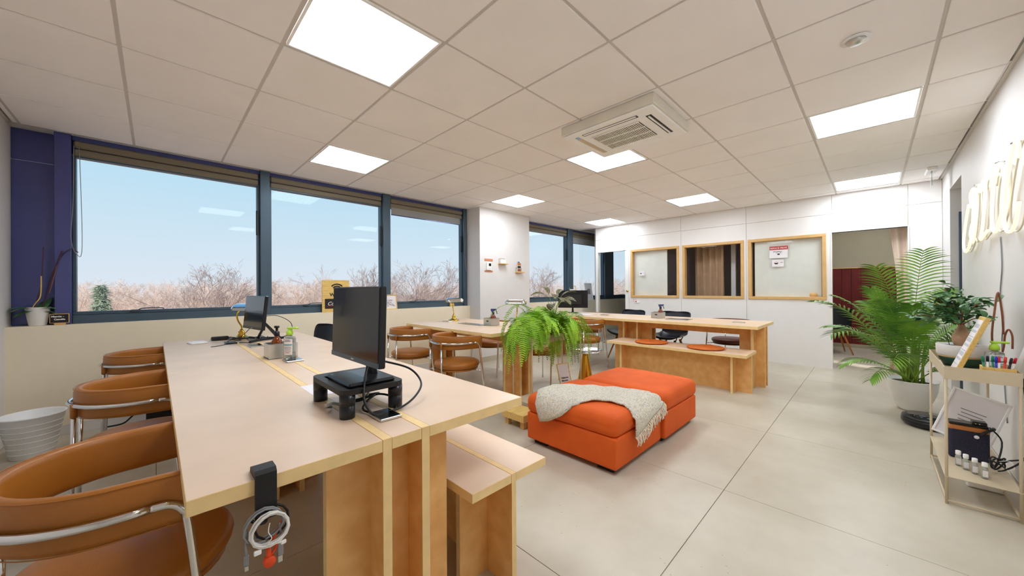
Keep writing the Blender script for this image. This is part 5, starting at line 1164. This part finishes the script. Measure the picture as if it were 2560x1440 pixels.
b = MB(); b.box(x0, x1, y0, y0+t, z0, z1); b.box(x0, x1, y1-t, y1, z0, z1); b.box(x0, x0+t, y0+t, y1-t, z0, z1); b.box(x1-t, x1, y0+t, y1-t, z0, z1); b.box(x0, x1, y0, y1, z0, z0+t); b.build('box_body', m_pine, pb)
COLS = [('green', (20, 130, 96), -.40, .020), ('black', (26, 24, 40), -.417, .004), ('teal', (26, 140, 110), -.432, -.002), ('blue', (40, 60, 190), -.441, .0), ('red', (214, 30, 52), -.452, .004), ('coral', (232, 74, 60), -.462, -.018), ('dark', (44, 30, 36), -.472, -.024), ('crimson', (190, 24, 44), -.480, -.036)]
for i, (cn, rgb, yy, tl) in enumerate(COLS):
    yy = min(max(yy, y0+.013), y1-.013); e = empty('felt_pen', (3.085, yy, z0+.01), '%s pen in the wooden box on the right tray stand' % cn, 'pen', 'pens in the wooden box'); m = mk('pen_'+cn, rgb, .35)
    p0 = Vector((3.07+.004*(i % 4), yy, z0+.007)); p1 = p0+Vector((.012*((i % 3)-1), tl*.5, .095)); dirp = (p1-p0).normalized()
    MB().tube([p0, p1], .0042, 8).build('barrel', m_white if i % 3 == 1 else m, e); MB().tube([p1, p1+dirp*.026, p1+dirp*.030], [.0056, .0052, .002], 8).build('cap', m, e)
o = MB().tube([(3.16, -.505, ZT+.006), (3.10, -.592+.02, ZT+.34)], [.011, .0035], 10).build('white_wand', m_white); tag(o, 'long white tapered wand leaning against the right wall from the tray', 'wand')
o = MB().bbox(3.13, 3.26, -.40, -.35, ZT+.003, ZT+.011, .003); o = o.build('white_card', m_white); tag(o, 'small white card lying in the right tray behind the rim', 'card')
on = empty('wooden_ornament', (3.42, -.50, ZT+.003), 'reddish brown looped wooden ornament standing by the right wall', 'ornament')
MB().lathe([(0, 0), (.03, 0), (.03, .008), (0, .008)], (3.42, -.48, ZT+.003), 20).build('base', m_brown, on)
MB().tube(smooth([(3.42, -.49, ZT+.01), (3.40, -.475, ZT+.20), (3.41, -.485, ZT+.34), (3.42, -.50, ZT+.46), (3.43, -.515, ZT+.34), (3.44, -.52, ZT+.22)], 6), [.0045]*31, 8).build('tall_loop', m_brown, on)
MB().tube(smooth([(3.42, -.49, ZT+.01), (3.38, -.51, ZT+.14), (3.37, -.515, ZT+.22), (3.355, -.525, ZT+.255), (3.345, -.535, ZT+.22), (3.345, -.535, ZT+.15)], 6), [.0042]*31, 8).build('short_loop', m_brown, on)
# ================================================================== RIGHT STAND, LOWER SHELF
ZL = .15
sp = empty('portable_speaker', (3.43, -.385, ZL), 'dark fabric portable speaker with a tan band and strap on the lower shelf', 'speaker')
MB().rcube(3.385, 3.475, -.465, -.31, ZL, ZL+.20, .018, 4).build('body', m_speaker, sp); MB().rcube(3.383, 3.477, -.467, -.308, ZL+.165, ZL+.20, .016, 4).build('leather_band', m_tan, sp); MB().rcube(3.388, 3.472, -.462, -.313, ZL+.198, ZL+.214, .008, 4).build('top', m_black, sp)
MB().tube(smooth([(3.38, -.43, ZL+.16), (3.372, -.45, ZL+.19), (3.385, -.475, ZL+.205), (3.43, -.482, ZL+.20)], 5), .008, 6).build('strap', m_blackm, sp); MB().lathe([(0, 0), (.010, 0), (.010, .003), (0, .004)], (3.376, -.415, ZL+.148), 14, axis='x').build('logo_stud', m_white, sp)
gd = empty('adapter_dongle', (3.42, -.42, ZL+.215), 'small black gadget with lights on top of the speaker', 'gadget'); MB().bbox(3.385, 3.44, -.455, -.40, ZL+.2145, ZL+.235, .004).build('case', m_black, gd)
for k in (0, 1): MB().box(3.384, 3.3852, -.415-.014*k, -.411-.014*k, ZL+.222, ZL+.226).build('led', m_lime if k == 0 else m_paper, gd)
for k, (x, y, lb) in enumerate(((3.26, -.335, 'leftmost small clear flip-cap bottle on the lower shelf'), (3.215, -.357, 'second small clear bottle from the left, with a white label, on the lower shelf'), (3.175, -.383, 'third small clear bottle from the left on the lower shelf'), (3.135, -.411, 'rightmost small clear bottle on the lower shelf'))):
    e = empty('small_bottle', (x, y, ZL), lb, 'bottle', 'four small clear bottles on the lower shelf'); MB().lathe([(0, 0), (.0135, 0), (.015, .003), (.015, .05), (.013, .056), (.008, .06), (.008, .063)], (x, y, ZL), 16, sy=.8).build('body', m_clear, e)
    MB().lathe([(.0105, .062), (.011, .063), (.0105, .083), (.009, .084), (0, .084)], (x, y, ZL), 16).build('flip_cap', m_white, e); MB().box(x-.0158, x-.0150, y-.009, y+.009, ZL+.012, ZL+.044).build('label_sheet', m_paper, e)
pf1 = picture(3.60, -.345, ZL+.012, .24, .32, 0, 'white picture frame with a printed text leaning askew on the lower shelf', rx=0, rz=-pi/2, marks='lines', frame=m_white)
pf1.rotation_euler = (0, 0, 0); pf1.matrix_world = Matrix.Translation((3.62, -.375, ZL+.045)) @ Matrix.Rotation(-pi/2, 4, 'Z') @ Matrix.Rotation(-.36, 4, 'X') @ Matrix.Rotation(.34, 4, 'Y')
rc = random.Random(12)
P = [(3.44, -.47, ZL+.20), (3.36, -.50, ZL+.15)]
for k in range(16): P.append((3.25+.05*math.cos(k*1.3), -.47+.03*math.sin(k*1.1), ZL+.03+.05*abs(math.sin(k*.8))))
P += [(3.2, -.5, ZL+.10), (3.10, -.56, ZL+.16), (3.06, -.585, ZL+.17)]
o = MB().tube(smooth(P, 5), .004, 6).build('cable_tangle', m_cable); tag(o, 'tangled black cables at the right of the speaker', 'cable')
o = MB().tube(smooth([(3.3, -.56, ZT), (3.28, -.57, .50), (3.20, -.57, .36), (3.16, -.53, .27), (3.2, -.49, .20), (3.24, -.47, .17)], 6), .004, 6).build('power_cable', m_cable); tag(o, 'black cable hanging down the wall behind the right tray stand', 'cable')
o = MB().tube(smooth([(3.22, -.47, ZL+.08), (3.19, -.50, ZL+.10), (3.17, -.51, ZL+.07), (3.20, -.49, ZL+.05), (3.23, -.5, ZL+.09)], 5), .0015, 5).build('twist_tie', m_wcable); tag(o, 'white twist tie around the tangled black cables', 'cable tie')
wbx = empty('white_box', (3.50, -.45, 0), 'white plastic box on the floor under the right tray stand', 'box'); MB().rcube(3.37, 3.66, -.515, -.375, .002, .135, .012, 4).build('body', m_white, wbx); MB().bbox(3.364, 3.372, -.475, -.445, .085, .115, .003).build('latch', m_blackm, wbx)
